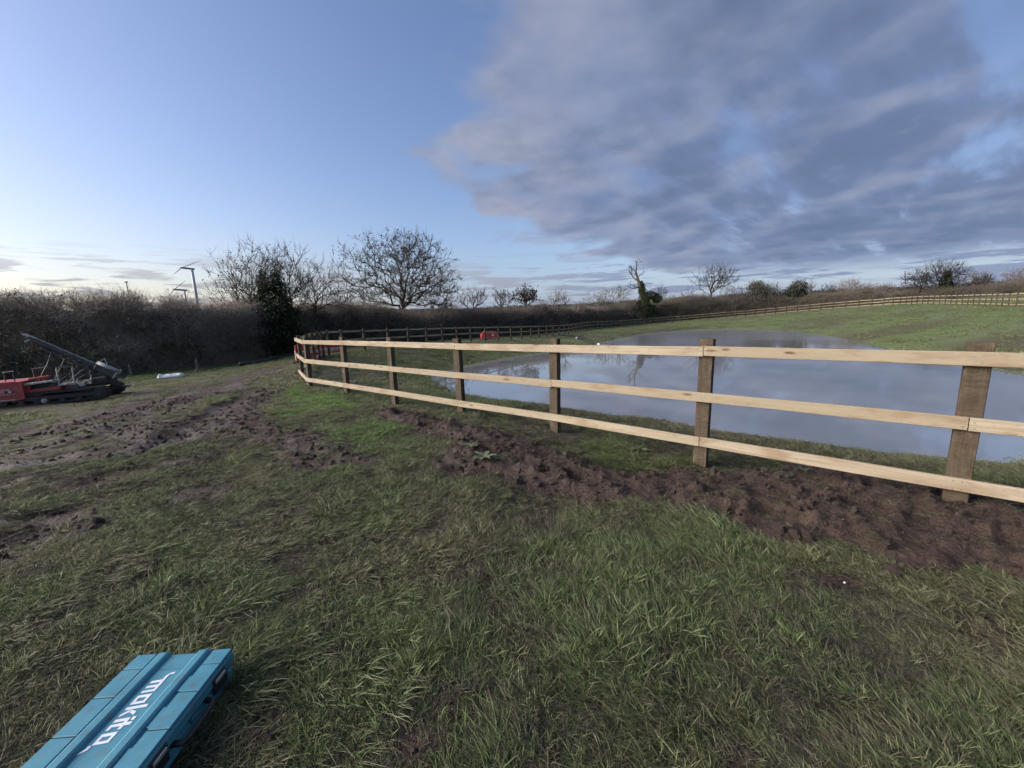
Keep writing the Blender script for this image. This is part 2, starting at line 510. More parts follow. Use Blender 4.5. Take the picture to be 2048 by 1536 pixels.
def fields(x, y):
    """mud cover 0..1, ridge 0..1, sparse 0..1 and lush 0..1 at ground points"""
    x = np.asarray(x, float).ravel(); y = np.asarray(y, float).ravel()
    mud = np.zeros_like(x); ridge = np.zeros_like(x); sparse = np.zeros_like(x)
    m = (x > -16) & (x < 8) & (y > -1) & (y < 26)
    X, Y = x[m], y[m]
    e = (fbm(X * 2.2, Y * 2.2, 4, 5) - .5) * 1.0 + (fbm(X * 7, Y * 7, 3, 9) - .5) * .5
    dr = sdf_poly(X, Y, RIDGE) + e * .45
    dp = sdf_poly(X, Y, PATCH) + e * .6 - .08
    du = np.minimum(sdf_poly(X, Y, RUTS), sdf_poly(X, Y, RUTS2)) + e * .8 - .05
    mm = np.maximum(smooth(-dr, -.05, .14), smooth(-dp, -.04, .22) * .95)
    mm = np.maximum(mm, smooth(-du, -.05, .4) * .85)
    fo = np.zeros_like(X)
    for fx, fy, fr in FORE:
        fo = np.maximum(fo, smooth(fr + e * .35 - np.hypot(X - fx, (Y - fy) * 1.2), -.05, .2))
    mm = np.maximum(mm, fo * .72)
    # smeared wheel tracks through the left of the field
    tr_ = smooth(fbm(X * .55 + Y * .25, Y * 1.5 - X * .55, 4, 77), .50, .62) * smooth(-X - .30 * Y, 1.4, 3.2) * (1 - smooth(np.hypot(X, Y), 13, 17))
    mm = np.maximum(mm, tr_ * .8)
    mud[m] = mm
    ridge[m] = smooth(-dr, 0, .42)
    sp = smooth(fbm(X * .9 + 3, Y * .9, 4, 21), .50, .66) * .65
    sp = np.maximum(sp, smooth(-X - .55 * Y, 1.2, 3.6) * .8 * smooth(fbm(X * 1.5, Y * 1.5, 3, 33), .3, .6))
    sparse[m] = sp
    lush = smooth(fbm(x * .35 + 7, y * .35, 3, 41), .42, .60)
    # bright turf between the two bands of turned soil
    lu = sdf_poly(x, y, [(-5.6, 10.2), (-4.9, 7.6), (-4.0, 6.6), (-3.2, 5.9), (-2.0, 4.9), (-1.2, 4.9), (-1.4, 5.5), (-2.2, 6.2), (-2.9, 7.3), (-4.2, 8.6), (-5.2, 9.8)])
    lush = np.maximum(lush * .6, smooth(-lu, -.5, .3))
    return mud, ridge, sparse, lush


def height(x, y, detail=True, F=None):
    x = np.asarray(x, float).ravel(); y = np.asarray(y, float).ravel()
    z = tps(x, y)
    mud, ridge, sparse, lush = F if F is not None else fields(x, y)
    r = np.hypot(x, y)
    near = 1 - smooth(r, 14, 40)
    z = z + ridge * .07 + near * (fbm(x * .55, y * .55, 3, 3) - .5) * .16 * (1 - smooth(r, 20, 60))
    if detail:
        b1 = np.abs(fbm(x * 3.3, y * 3.3, 2, 51) - .5) * 2
        b2 = np.abs(fbm(x * 8.5, y * 8.5, 2, 61) - .5) * 2
        b3 = fbm(x * 19, y * 19, 2, 71) - .5
        lim = 1 - smooth(r, 14, 26)
        z = z + mud * lim * ((.34 - b1) * .115 + (.3 - b2) * .062 + b3 * .04) * (.5 + .5 * ridge)
        z = z + (1 - mud) * lim * ((fbm(x * 4, y * 4, 2, 81) - .5) * .05 + (fbm(x * 12, y * 12, 2, 91) - .5) * .018)
        # wheel and track ruts, pressed along the lie of the slope left of the fence
        w = smooth(np.sin((x * .82 + y * .32) * 5.2 + 2.2 * fbm(x * .6, y * .6, 2, 95)), -.2, .9)
        lm = smooth(-x - .2 * y, 2.0, 5.0) * (1 - smooth(r, 16, 22))
        z = z - lm * mud * w * .11
    # the excavated basin: exact waterline, shelving bed
    m = (x > -12) & (x < 42) & (y > 0) & (y < 66)
    if m.any():
        d = sdf_poly(x[m], y[m], SHORE) + (fbm(x[m] * .8, y[m] * .8, 3, 121) - .5) * .35
        zi = np.minimum(z[m], WATER_Z + np.maximum(d * .3, -1.1))
        zo = np.maximum(z[m], WATER_Z + np.minimum(d * .22, .35))
        z[m] = np.where(d < 0, zi, zo)
    # far hills
    az = np.arctan2(x, y)
    z = z + smooth(r, 230, 900) * (9 + 12 * smooth(-az, .05, .5) + 6 * fbm(az * 5, r * .001, 3, 101)) * smooth(r, 200, 260)
    return z


def hz(x, y):
    return float(height(np.array([x]), np.array([y]))[0])


def axis_coords(lo, hi, step, far_lo, far_hi, growth=1.085):
    c = list(np.arange(lo, hi + 1e-6, step))
    s = step; v = hi
    while v < far_hi:
        s *= growth; v += s; c.append(v)
    s = step; v = lo; pre = []
    while v > far_lo:
        s *= growth; v -= s; pre.append(v)
    return np.array(pre[::-1] + c)


gx = axis_coords(-5.0, 5.6, .036, -3500, 3500)
gy = axis_coords(0.7, 7.2, .036, -3500, 3500, 1.075)
GX, GY = np.meshgrid(gx, gy)
FF = fields(GX, GY)
GZ = height(GX, GY, True, FF)
nx, ny = len(gx), len(gy)
ii = np.arange((ny - 1) * nx).reshape(ny - 1, nx)[:, :-1].ravel()
quads = np.stack([ii, ii + 1, ii + 1 + nx, ii + nx], -1)


def ground_material():
    m, t, bs = mat_new('soil_and_turf')
    co = t.new('ShaderNodeTexCoord').outputs['Object']
    far_ = t.attr('far'); mud = t.attr('mud'); lush = t.attr('lush'); thin = t.attr('sparse'); brown = t.attr('brown')
    n1 = t.noise(co, 1.3, 5, .6); n2 = t.noise(co, 9, 6, .65); n3 = t.noise(co, 55, 4, .6); n4 = t.noise(co, 230, 3, .6)
    mudc = t.mix(t.ss(n2, .32, .68), (.032, .0195, .0145), (.088, .056, .041))
    mudc = t.mix(t.math('MULTIPLY', t.ss(n3, .5, .72), .55), mudc, (.105, .077, .060))
    mudc = t.mix(t.math('MULTIPLY', t.ss(n1, .52, .7), .5), mudc, (.092, .068, .048))
    turf = t.mix(t.ss(n2, .3, .7), (.078, .098, .038), (.125, .148, .060))
    turf = t.mix(t.math('MULTIPLY', t.ss(n3, .5, .75), .4), turf, (.165, .165, .085))
    soil = t.mix(t.ss(n2, .35, .65), (.022, .019, .014), (.050, .042, .030))
    soil = t.mix(t.math('MULTIPLY', t.ss(n3, .5, .72), .5), soil, (.080, .072, .046))
    turf = t.mix(far_, soil, turf)
    turf = t.mix(t.math('MULTIPLY', t.math('MULTIPLY', lush, .7), t.math('ADD', .35, t.math('MULTIPLY', far_, .65))), turf, t.mix(t.ss(n3, .35, .65), (.060, .105, .026), (.120, .185, .048)))
    turf = t.mix(t.math('MULTIPLY', thin, .6), turf, (.060, .048, .034))
    turf = t.mix(brown, turf, t.mix(t.ss(n2, .35, .65), (.095, .075, .045), (.060, .072, .030)))
    edge = t.ss(t.math('ADD', mud, t.math('MULTIPLY', t.math('SUBTRACT', n3, .5), .5)), .25, .6)
    t.put(bs.inputs['Base Color'], t.mix(edge, turf, mudc))
    wet = t.math('MULTIPLY', t.ss(n1, .35, .65), edge)
    t.put(bs.inputs['Roughness'], t.math('SUBTRACT', .86, t.math('MULTIPLY', wet, .46)))
    bs.inputs['Specular IOR Level'].default_value = .35
    h = t.math('ADD', t.math('MULTIPLY', n3, .7), t.math('MULTIPLY', n4, .35))
    warp = t.vmath('ADD', co, t.vmath('MULTIPLY', t.noise(co, 14, 3, .6, out=1), (.08, .08, .08)))
    crumb = t.math('ADD', t.voro(warp, 24), t.math('MULTIPLY', t.voro(warp, 61), .5))
    crumb = t.math('ADD', crumb, t.math('MULTIPLY', t.noise(co, 20, 6, .7), 1.4))
    nrm = t.bump(t.math('MULTIPLY', crumb, edge), .85, .035)
    t.put(bs.inputs['Normal'], t.bump(h, .75, .03, nrm))
    return m


BR = smooth(fbm(GX.ravel() * .09 + 2, GY.ravel() * .16, 4, 131), .48, .62) * smooth(np.hypot(GX, GY).ravel(), 14, 26)
ground = add_obj('ground', np_mesh('ground', np.stack([GX.ravel(), GY.ravel(), GZ], -1), quads=quads, mat=ground_material(), smooth_=True,
                                   attrs={'mud': FF[0], 'sparse': FF[2], 'lush': FF[3], 'brown': BR, 'far': smooth(np.hypot(GX, GY).ravel(), 9, 30)}))
tag(ground, 'grassy field with churned brown mud sloping round the pond', kind='structure')


# water
def water_material():
    m, t, bs = mat_new('pond_water')
    co = t.new('ShaderNodeTexCoord').outputs['Object']
    n = t.noise(co, .35, 4, .55)
    t.put(bs.inputs['Base Color'], t.mix(t.ss(n, .35, .65), (.140, .147, .152), (.185, .192, .196)))
    bs.inputs['IOR'].default_value = 3.2
    st = t.vmath('MULTIPLY', co, (1.0, .55, 1.0))
    h = t.math('ADD', t.math('MULTIPLY', t.noise(st, 5.5, 3, .5), 1.0), t.math('MULTIPLY', t.noise(st, 17, 2, .5), .25))
    cy_ = t.math('ADD', t.sep(co)[1], t.math('MULTIPLY', t.math('SUBTRACT', t.noise(co, .12, 3, .5), .5), 14.0))
    gust = t.math('ADD', t.math('MULTIPLY', t.ss(t.noise(co, .12, 3, .5), .38, .66), .35), t.math('MULTIPLY', t.ss(cy_, 24.0, 34.0), 4.0))
    t.put(bs.inputs['Roughness'], t.math('ADD', .02, t.math('MULTIPLY', t.ss(cy_, 26.0, 40.0), .13)))
    b = t.new('ShaderNodeBump')
    b.inputs['Distance'].default_value = .01
    t.put(b.inputs['Strength'], t.math('ADD', .06, t.math('MULTIPLY', gust, .15)))
    t.put(b.inputs['Height'], h)
    t.put(bs.inputs['Normal'], b.outputs[0])
    return m


def grow_poly(poly, d):
    P = np.array(poly); c = P.mean(0)
    out = []
    n = len(P)
    for i in range(n):
        a, b = P[i - 1], P[(i + 1) % n]
        tvec = (b - a) / np.linalg.norm(b - a)
        nrm = np.array([tvec[1], -tvec[0]])
        if (P[i] + nrm * .1 - c) @ (P[i] + nrm * .1 - c) < (P[i] - c) @ (P[i] - c): nrm = -nrm
        out.append(P[i] + nrm * d)
    return out


wm = MB()
wp = grow_poly(SHORE, 1.1)
wm.add([(x, y, WATER_Z) for x, y in wp], [tuple(range(len(wp)))[::-1] if False else tuple(range(len(wp)))])
water = wm.build('pond_water', water_material())
tag(water, 'still grey pond water reflecting the cloudy sky', kind='structure')


# ------------------------------------------------------------------ fence
def rail_material():
    m, t, bs = mat_new('sawn_softwood_rail')
    uv = t.new('ShaderNodeUVMap').outputs[0]
    oi = t.new('ShaderNodeObjectInfo')
    rnd = oi.outputs['Random']
    off = t.xyz(t.math('MULTIPLY', rnd, 37.0), t.math('MULTIPLY', rnd, 11.0), rnd)
    p = t.vmath('ADD', uv, off)
    g = t.noise(t.vmath('MULTIPLY', p, (1.6, 46, 1)), 1.0, 5, .6, .6)
    g2 = t.noise(t.vmath('MULTIPLY', p, (.9, 9, 1)), 1.0, 3, .55)
    kp = t.vmath('MULTIPLY', p, (3.1, 13, 1))
    kn = t.voro(t.vmath('ADD', kp, t.vmath('MULTIPLY', t.noise(p, 6, 2, .5, out=1), (.5, .5, 0))), 1.0)
    knot = t.math('SUBTRACT', 1.0, t.ss(kn, .07, .25))
    keep = t.ss(t.voro(kp, 1.0, out='Color'), .40, .50)
    knot = t.math('MULTIPLY', knot, keep)
    c = t.mix(t.ss(g, .3, .7), (.295, .238, .158), (.425, .362, .265))
    c = t.mix(t.math('MULTIPLY', t.ss(g2, .45, .7), .5), c, (.24, .185, .125))
    c = t.mix(t.math('MULTIPLY', rnd, .55), c, (.30, .265, .18))
    c = t.mix(t.math('MULTIPLY', t.ss(rnd, .55, .95), .4), c, (.27, .215, .14))
    g3 = t.noise(t.vmath('MULTIPLY', p, (2.6, 7, 1)), 1.0, 5, .65)
    c = t.mix(t.math('MULTIPLY', t.ss(g3, .48, .66), .7), c, (.23, .155, .095))
    g4 = t.noise(t.vmath('MULTIPLY', p, (30, 22, 1)), 1.0, 4, .7)
    c = t.mix(t.math('MULTIPLY', t.ss(g4, .62, .72), .5), c, (.16, .115, .075))
    c = t.mix(t.math('MULTIPLY', knot, .92), c, (.105, .055, .028))
    t.put(bs.inputs['Base Color'], c)
    bs.inputs['Roughness'].default_value = .72
    bs.inputs['Specular IOR Level'].default_value = .3
    t.put(bs.inputs['Normal'], t.bump(g, .35, .003))
    return m


def post_material():
    m, t, bs = mat_new('rough_sawn_treated_post')
    uv = t.new('ShaderNodeUVMap').outputs[0]
    rnd = t.new('ShaderNodeObjectInfo').outputs['Random']
    p = t.vmath('ADD', uv, t.xyz(t.math('MULTIPLY', rnd, 23.0), t.math('MULTIPLY', rnd, 71.0), 0.0))
    saw = t.noise(t.vmath('MULTIPLY', p, (9, 70, 1)), 1.0, 6, .7, 1.4)
    grain = t.noise(t.vmath('MULTIPLY', p, (55, 2.2, 1)), 1.0, 4, .6, .5)
    blot = t.noise(t.vmath('MULTIPLY', p, (9, 5, 1)), 1.0, 5, .62)
    c = t.mix(t.ss(saw, .3, .7), (.046, .034, .023), (.092, .070, .047))
    c = t.mix(t.math('MULTIPLY', t.ss(grain, .4, .7), .5), c, (.12, .098, .068))
    c = t.mix(t.math('MULTIPLY', t.ss(blot, .54, .70), .7), c, (.165, .118, .076))
    c = t.mix(t.math('MULTIPLY', t.ss(blot, .48, .3), .5), c, (.028, .022, .015))
    t.put(bs.inputs['Base Color'], c)
    bs.inputs['Roughness'].default_value = .85
    bs.inputs['Specular IOR Level'].default_value = .2
    t.put(bs.inputs['Normal'], t.bump(t.math('ADD', saw, grain), .5, .004))
    return m


RAIL_M, POST_M = rail_material(), post_material()
NAIL_M = mat_simple('galvanised_nail', (.62, .62, .60), .35, .1, 30, .8)
nail_mb = MB(); nail_mb.tube([(0, 0, 0), (0, 0, .006)], .0055, 8)
NAIL_ME = nail_mb.mesh('nail', NAIL_M)
RAIL_H, RAIL_T, POST_W, POST_D, POST_H = .098, .036, .13, .085, 1.27
LEVELS = (1.155, .685, .215)


def resample(path, step):
    P = np.array(path, float)
    # Catmull-Rom rounding
    Q = []
    for i in range(len(P) - 1):
        p0, p1, p2, p3 = P[max(i - 1, 0)], P[i], P[i + 1], P[min(i + 2, len(P) - 1)]
        for s in np.linspace(0, 1, 12, endpoint=False):
            Q.append(.5 * ((2 * p1) + (-p0 + p2) * s + (2 * p0 - 5 * p1 + 4 * p2 - p3) * s * s + (-p0 + 3 * p1 - 3 * p2 + p3) * s ** 3))
    Q.append(P[-1]); Q = np.array(Q)
    d = np.concatenate([[0], np.cumsum(np.hypot(*np.diff(Q[:, :2], axis=0).T))])
    s = np.arange(0, d[-1], step)
    return np.stack([np.interp(s, d, Q[:, k]) for k in range(2)], -1)


def post_mesh(seed):
    r = random.Random(seed)
    mb = MB()
    w, d, h0, h1 = POST_W / 2, POST_D / 2, -.35, POST_H
    c = .004
    vs, fs, uv = [], [], []
    prof = [(-w + c, -d), (w - c, -d), (w, -d + c), (w, d - c), (w - c, d), (-w + c, d), (-w, d - c), (-w, -d + c)]
    per = [0.0]
    for i in range(8):
        a, b = prof[i], prof[(i + 1) % 8]
        per.append(per[-1] + math.hypot(b[0] - a[0], b[1] - a[1]))
    zs = [h0, 0, .35, .75, h1 - .004, h1]
    for k, z in enumerate(zs):
        sh = 1.0 if k < 5 else .96
        jx, jy = r.uniform(-.002, .002), r.uniform(-.002, .002)
        for i in range(9):
            x, y = prof[i % 8]
            vs.append((x * sh + jx, y * sh + jy, z)); uv.append((per[i] + .01, z + 1.0))
    for k in range(5):
        for i in range(8):
            fs.append((k * 9 + i, k * 9 + i + 1, k * 9 + 10 + i, k * 9 + 9 + i))
    fs.append(tuple(45 + i for i in range(8)))
    mb.add(vs, fs, uv)
    return mb.mesh('post', POST_M)


POST_ME = [post_mesh(s) for s in range(4)]


def rail_mesh(pts, r):
    """rail through 2..4 ground-following points (already lifted), UVs in metres"""
    P = [Vector(p) for p in pts]
    Q, n = [P[0]], 0
    for a, b in zip(P[:-1], P[1:]):
        for s in (.34, .67, 1.0):
            Q.append(a.lerp(b, s))
    bow = r.uniform(-.006, .006)
    mb = MB(); vs, fs, uv = [], [], []
    L = 0
    for i, p in enumerate(Q):
        if i: L += (Q[i] - Q[i - 1]).length
        d = (Q[min(i + 1, len(Q) - 1)] - Q[max(i - 1, 0)]); d.z = 0; d.normalize()
        s = Vector((d.y, -d.x, 0))
        j = bow * math.sin(math.pi * i / (len(Q) - 1)) + r.uniform(-.0012, .0012)
        h = RAIL_H / 2 + r.uniform(-.0022, .0022)
        c, T = .004, RAIL_T / 2
        prof = [(-T, -h + c), (-T, h - c), (-T + c, h), (T - c, h), (T, h - c), (T, -h + c), (T - c, -h), (-T + c, -h)]
        per = 0
        for k in range(9):
            a = prof[k % 8]
            if k:
                b = prof[k - 1]; per += math.hypot(a[0] - b[0], a[1] - b[1])
            vs.append(p + s * a[0] + Vector((0, 0, a[1] + j))); uv.append((L + .01, per + .01))
    for i in range(len(Q) - 1):
        for k in range(8):
            fs.append((i * 9 + k, i * 9 + k + 1, i * 9 + 10 + k, i * 9 + 9 + k))
    fs.append(tuple(range(8))[::-1]); e = (len(Q) - 1) * 9
    fs.append(tuple(e + k for k in range(8)))
    mb.add(vs, fs, uv)
    return mb.mesh('rail', RAIL_M)


def fence(name, posts, label, outer, phase=0, nails=False, lean=0.0, over=(0, 0), skip_first_post=False, seed=1):
    """posts: (x,y) list; outer: +1 when rails sit right of the travel direction"""
    r = random.Random(seed)
    Z = height([p[0] for p in posts], [p[1] for p in posts], False)
    root = empty(name, (posts[0][0], posts[0][1], float(Z[0])))
    ox, oy, oz = root.location
    n = len(posts)
    fp = []
    # even out the line of post tops
    Zs = np.array(Z); Zs = np.convolve(np.pad(Zs, 2, mode='edge'), np.ones(5) / 5, 'valid')
    for i, (x, y) in enumerate(posts):
        a = posts[max(i - 1, 0)]; b = posts[min(i + 1, n - 1)]
        d = Vector((b[0] - a[0], b[1] - a[1], 0)).normalized()
        s = Vector((d.y, -d.x, 0)) * outer
        fp.append((Vector((x, y, Zs[i])), d, s))
        if skip_first_post and i == 0: continue
        o = add_obj('post', POST_ME[r.randrange(4)], root)
        o.location = (x - ox, y - oy, Zs[i] - oz + r.uniform(-.012, .012))
        o.rotation_euler = (r.uniform(-lean, lean), r.uniform(-lean, lean), math.atan2(d.y, d.x) + r.uniform(-.03, .03) + (math.pi if r.random() < .5 else 0))
    off = POST_D / 2 + RAIL_T / 2 + .001
    for li, lv in enumerate(LEVELS):
        i = 0
        first = True
        step0 = (phase + (1 if li == 1 else 0)) % 2
        while i < n - 1:
            j = min(n - 1, i + (1 if (first and step0) else 2)); first = False
            jit = r.uniform(-.006, .006)
            pts = []
            for k in range(i, j + 1):
                p, d, s = fp[k]
                q = p + s * off + Vector((0, 0, lv + jit))
                if k == i: q = q + d * (.003 if i else -over[0])
                if k == j: q = q - d * (.003 if j < n - 1 else -over[1])
                pts.append(q - root.location)
            add_obj('rail', rail_mesh(pts, r), root)
            if nails:
                for k in range(i, j + 1):
                    p, d, s = fp[k]
                    for dx in ((-.03,) if k == j else (.03,) if k == i else (-.02, .025)):
                        for dz in (-.024, .024):
                            nl = add_obj('nail', NAIL_ME, root)
                            q = p + s * (off + RAIL_T / 2 - .0035) + d * (dx + r.uniform(-.008, .008)) + Vector((0, 0, lv + jit + dz + r.uniform(-.008, .008)))
                            nl.location = q - root.location
                            nl.rotation_euler = s.to_track_quat('Z', 'Y').to_euler()
            i = j
    tag(root, label, 'fence')
    return root


# travelling from the right of the frame to the left corner the camera side is on the left hand (outer = -1)
fence('post_and_rail_fence', NEAR_POSTS, 'near stretch of pale new post and rail fence in front of the pond', -1, phase=1, nails=True,
      lean=.012, over=(.0, .34), seed=3)
far_posts = resample(FAR_PATH, 1.8)
# split the run round the pond where it turns at the hedge and on the hill
k1 = int(np.argmin(np.hypot(far_posts[:, 0] - 6.5, far_posts[:, 1] - 48)))
k2 = int(np.argmin(np.hypot(far_posts[:, 0] - 64.2, far_posts[:, 1] - 69)))
fp_ = [tuple(p) for p in far_posts]
fence('post_and_rail_fence', fp_[:k1 + 1], 'shaded post and rail fence from the corner along the hedge on the left pond side', -1, phase=0, lean=.02, skip_first_post=True, seed=5)
fence('post_and_rail_fence', fp_[k1:k2 + 1], 'distant post and rail fence climbing the far bank below the tree line', -1, phase=1, lean=.02, skip_first_post=True, seed=6)
fence('post_and_rail_fence', fp_[k2:], 'pale post and rail fence along the crest of the green slope at right', -1, phase=1, lean=.02, skip_first_post=True, seed=7)


# ------------------------------------------------------------------ scattering
def scatter(name, pts, rot, scl, idx, tint, protos, parent=None):
    """one object whose points carry instances of the prototype meshes"""
    me = np_mesh(name, pts, attrs={'scl': scl, 'tint': tint})
    a = me.attributes.new('rot', 'FLOAT_VECTOR', 'POINT'); a.data.foreach_set('vector', np.asarray(rot, np.float32).ravel())
    a = me.attributes.new('idx', 'INT', 'POINT'); a.data.foreach_set('value', np.asarray(idx, np.int32))
    o = add_obj(name, me, parent)
    coll = bpy.data.collections.new(name + '_kinds')
    for k_, pm in enumerate(protos):
        coll.objects.link(bpy.data.objects.new('%s_kind_%02d' % (name, k_), pm))
    g = bpy.data.node_groups.new(name, 'GeometryNodeTree')
    g.interface.new_socket('Geometry', in_out='INPUT', socket_type='NodeSocketGeometry')
    g.interface.new_socket('Geometry', in_out='OUTPUT', socket_type='NodeSocketGeometry')
    gi = g.nodes.new('NodeGroupInput'); go = g.nodes.new('NodeGroupOutput')
    ci = g.nodes.new('GeometryNodeCollectionInfo')
    ci.inputs['Collection'].default_value = coll
    ci.inputs['Separate Children'].default_value = True
    ci.inputs['Reset Children'].default_value = True
    ip = g.nodes.new('GeometryNodeInstanceOnPoints')
    ip.inputs['Pick Instance'].default_value = True
    def na(nm, typ):
        n_ = g.nodes.new('GeometryNodeInputNamedAttribute'); n_.data_type = typ
        n_.inputs['Name'].default_value = nm
        return n_.outputs['Attribute']
    g.links.new(gi.outputs[0], ip.inputs['Points'])
    g.links.new(ci.outputs[0], ip.inputs['Instance'])
    g.links.new(na('idx', 'INT'), ip.inputs['Instance Index'])
    g.links.new(na('rot', 'FLOAT_VECTOR'), ip.inputs['Rotation'])
    g.links.new(na('scl', 'FLOAT'), ip.inputs['Scale'])
    g.links.new(ip.outputs[0], go.inputs[0])
    md = o.modifiers.new('scatter', 'NODES'); md.node_group = g
    return o


# ------------------------------------------------------------------ trees and hedges
def bark_material(name, a, b):
    m, t, bs = mat_new(name)
    co = t.new('ShaderNodeTexCoord').outputs['Object']
    n = t.noise(co, 3.5, 5, .6)
    t.put(bs.inputs['Base Color'], t.mix(t.ss(n, .35, .65), a, b))
    bs.inputs['Roughness'].default_value = .9
    bs.inputs['Specular IOR Level'].default_value = .2
    return m


def leaf_material(name, a, b, c, trans=.25):
    m, t, bs = mat_new(name)
    geo = t.new('ShaderNodeNewGeometry')
    co = t.new('ShaderNodeTexCoord').outputs['Object']
    n = t.noise(co, 1.6, 3, .6)
    r = geo.outputs['Random Per Island']
    cc = t.mix(r, a, b)
    cc = t.mix(t.math('MULTIPLY', t.ss(n, .45, .7), .6), cc, c)
    t.put(bs.inputs['Base Color'], cc)
    bs.inputs['Roughness'].default_value = .55
    bs.inputs['Specular IOR Level'].default_value = .3
    if trans:
        tr = t.new('ShaderNodeBsdfTranslucent'); t.put(tr.inputs[0], cc)
        mx = t.new('ShaderNodeMixShader'); mx.inputs[0].default_value = trans
        t.l.new(bs.outputs[0], mx.inputs[1]); t.l.new(tr.outputs[0], mx.inputs[2])
        t.l.new(mx.outputs[0], t.n['Material Output'].inputs[0])
    return m


BARK = bark_material('grey_brown_bark', (.030, .026, .022), (.066, .058, .047))
BARK_OLIVE = bark_material('lichened_bark', (.060, .056, .038), (.125, .115, .078))
BARK_PALE = bark_material('pale_bark', (.13, .115, .095), (.24, .215, .18))
TWIG = bark_material('dark_thorn_twigs', (.105, .090, .083), (.215, .188, .172))
TWIG_WARM = bark_material('reddish_twigs', (.13, .103, .088), (.245, .20, .172))
TWIG_LIFTED = bark_material('shade_lifted_twigs', (.20, .175, .16), (.42, .375, .34))  # paler copy of the thorn twigs: colour brightens the hedge standing in shade
IVY = leaf_material('ivy_leaves', (.012, .021, .010), (.030, .046, .018), (.042, .052, .020), .15)
IVY_PALE = leaf_material('weathered_ivy_leaves', (.026, .040, .016), (.060, .078, .030), (.085, .088, .038), .15)
DEADLEAF = leaf_material('withered_leaves', (.030, .021, .014), (.070, .045, .026), (.052, .048, .022), .2)
SCRUBLEAF = leaf_material('bramble_leaves', (.11, .12, .058), (.22, .205, .10), (.23, .19, .11), .2)


class Tubes:
    """collects branch polylines and meshes them in batches"""
    def __init__(self):
        self.b = {}
    def add(self, pts, rad, sides):
        self.b.setdefault((len(pts), sides), ([], []))
        P, R = self.b[(len(pts), sides)]
        P.append(pts); R.append(rad)
    def arrays(self):
        V, Q, base = [], [], 0
        for (n, s), (P, R) in self.b.items():
            P = np.array(P, float); R = np.array(R, float)
            m = len(P)
            D = np.empty_like(P)
            D[:, 1:-1] = P[:, 2:] - P[:, :-2]; D[:, 0] = P[:, 1] - P[:, 0]; D[:, -1] = P[:, -1] - P[:, -2]
            D /= np.linalg.norm(D, axis=-1, keepdims=True) + 1e-9
            ref = np.where(np.abs(D[..., 2:3]) < .9, np.array([0, 0, 1.0]), np.array([1.0, 0, 0]))
            S = np.cross(D, ref); S /= np.linalg.norm(S, axis=-1, keepdims=True) + 1e-9
            U = np.cross(S, D)
            ang = 2 * np.pi * np.arange(s) / s
            ring = P[:, :, None] + (S[:, :, None] * np.cos(ang)[None, None, :, None] + U[:, :, None] * np.sin(ang)[None, None, :, None]) * R[:, :, None, None]
            V.append(ring.reshape(-1, 3))
            i0 = (np.arange(m) * n * s)[:, None, None] + (np.arange(n - 1) * s)[None, :, None]
            k_ = np.arange(s)[None, None]
            a = i0 + k_; b = i0 + (k_ + 1) % s
            Q.append((np.stack([a, b, b + s, a + s], -1)).reshape(-1, 4) + base)
            base += m * n * s
        return np.concatenate(V), np.concatenate(Q)
    def mesh(self, name, mat, smooth_=True):
        V, Q = self.arrays()
        return np_mesh(name, V, quads=Q, mat=mat, smooth_=smooth_)


def leaf_mesh(name, C, size, mat, r, flat=0.0):
    """folded two-triangle leaves centred at C (N,3)"""
    C = np.asarray(C, float); n = len(C)
    a = r.normal(size=(n, 3)); a[:, 2] *= (1 - flat); a /= np.linalg.norm(a, axis=1, keepdims=True)
    b = np.cross(a, r.normal(size=(n, 3))); b /= np.linalg.norm(b, axis=1, keepdims=True)
    c = np.cross(a, b)
    s = (size * r.uniform(.6, 1.3, n))[:, None]
    V = np.stack([C - a * s, C + b * s * .55 + c * s * .15, C + a * s, C - b * s * .55 + c * s * .15], 1).reshape(-1, 3)
    i = np.arange(n) * 4
    T = np.concatenate([np.stack([i, i + 1, i + 2], -1), np.stack([i, i + 2, i + 3], -1)])
    return np_mesh(name, V, tris=T, mat=mat)


def branch_points(p, d, L, n, wob, lift, r):
    pts = [p]; dd = d
    for i in range(n):
        dd = [dd[k] + r.gauss(0, wob) for k in range(3)]
        dd[2] += lift
        l = math.sqrt(sum(v * v for v in dd)); dd = [v / l for v in dd]
        st = L / n
        p = [p[k] + dd[k] * st for k in range(3)]
        pts.append(p)
    return pts, dd


def perp(d, r):
    while True:
        v = [r.gauss(0, 1) for _ in range(3)]
        dot = sum(v[k] * d[k] for k in range(3))
        v = [v[k] - dot * d[k] for k in range(3)]
        l = math.sqrt(sum(x * x for x in v))
        if l > .2: return [x / l for x in v]


def in_ellipsoids(ells, n, r, floor=-.45):
    """targets for the crown, denser towards the outside"""
    E = np.array(ells, float)
    w = (E[:, 3] * E[:, 4] * E[:, 5]) ** .8
    k_ = r.choice(len(E), n * 2, p=w / w.sum())
    d = r.normal(size=(n * 2, 3)); d /= np.linalg.norm(d, axis=1, keepdims=True)
    rad = r.uniform(0, 1, n * 2) ** .40
    lump = .80 + .42 * fbm(d[:, 0] * 2.2 + k_ * 3.7, d[:, 1] * 2.2 + d[:, 2] * 2.0, 3, 19)
    ok = d[:, 2] * rad > floor
    P = E[k_, :3] + d * (rad * lump)[:, None] * E[k_, 3:]
    return P[ok][:n]


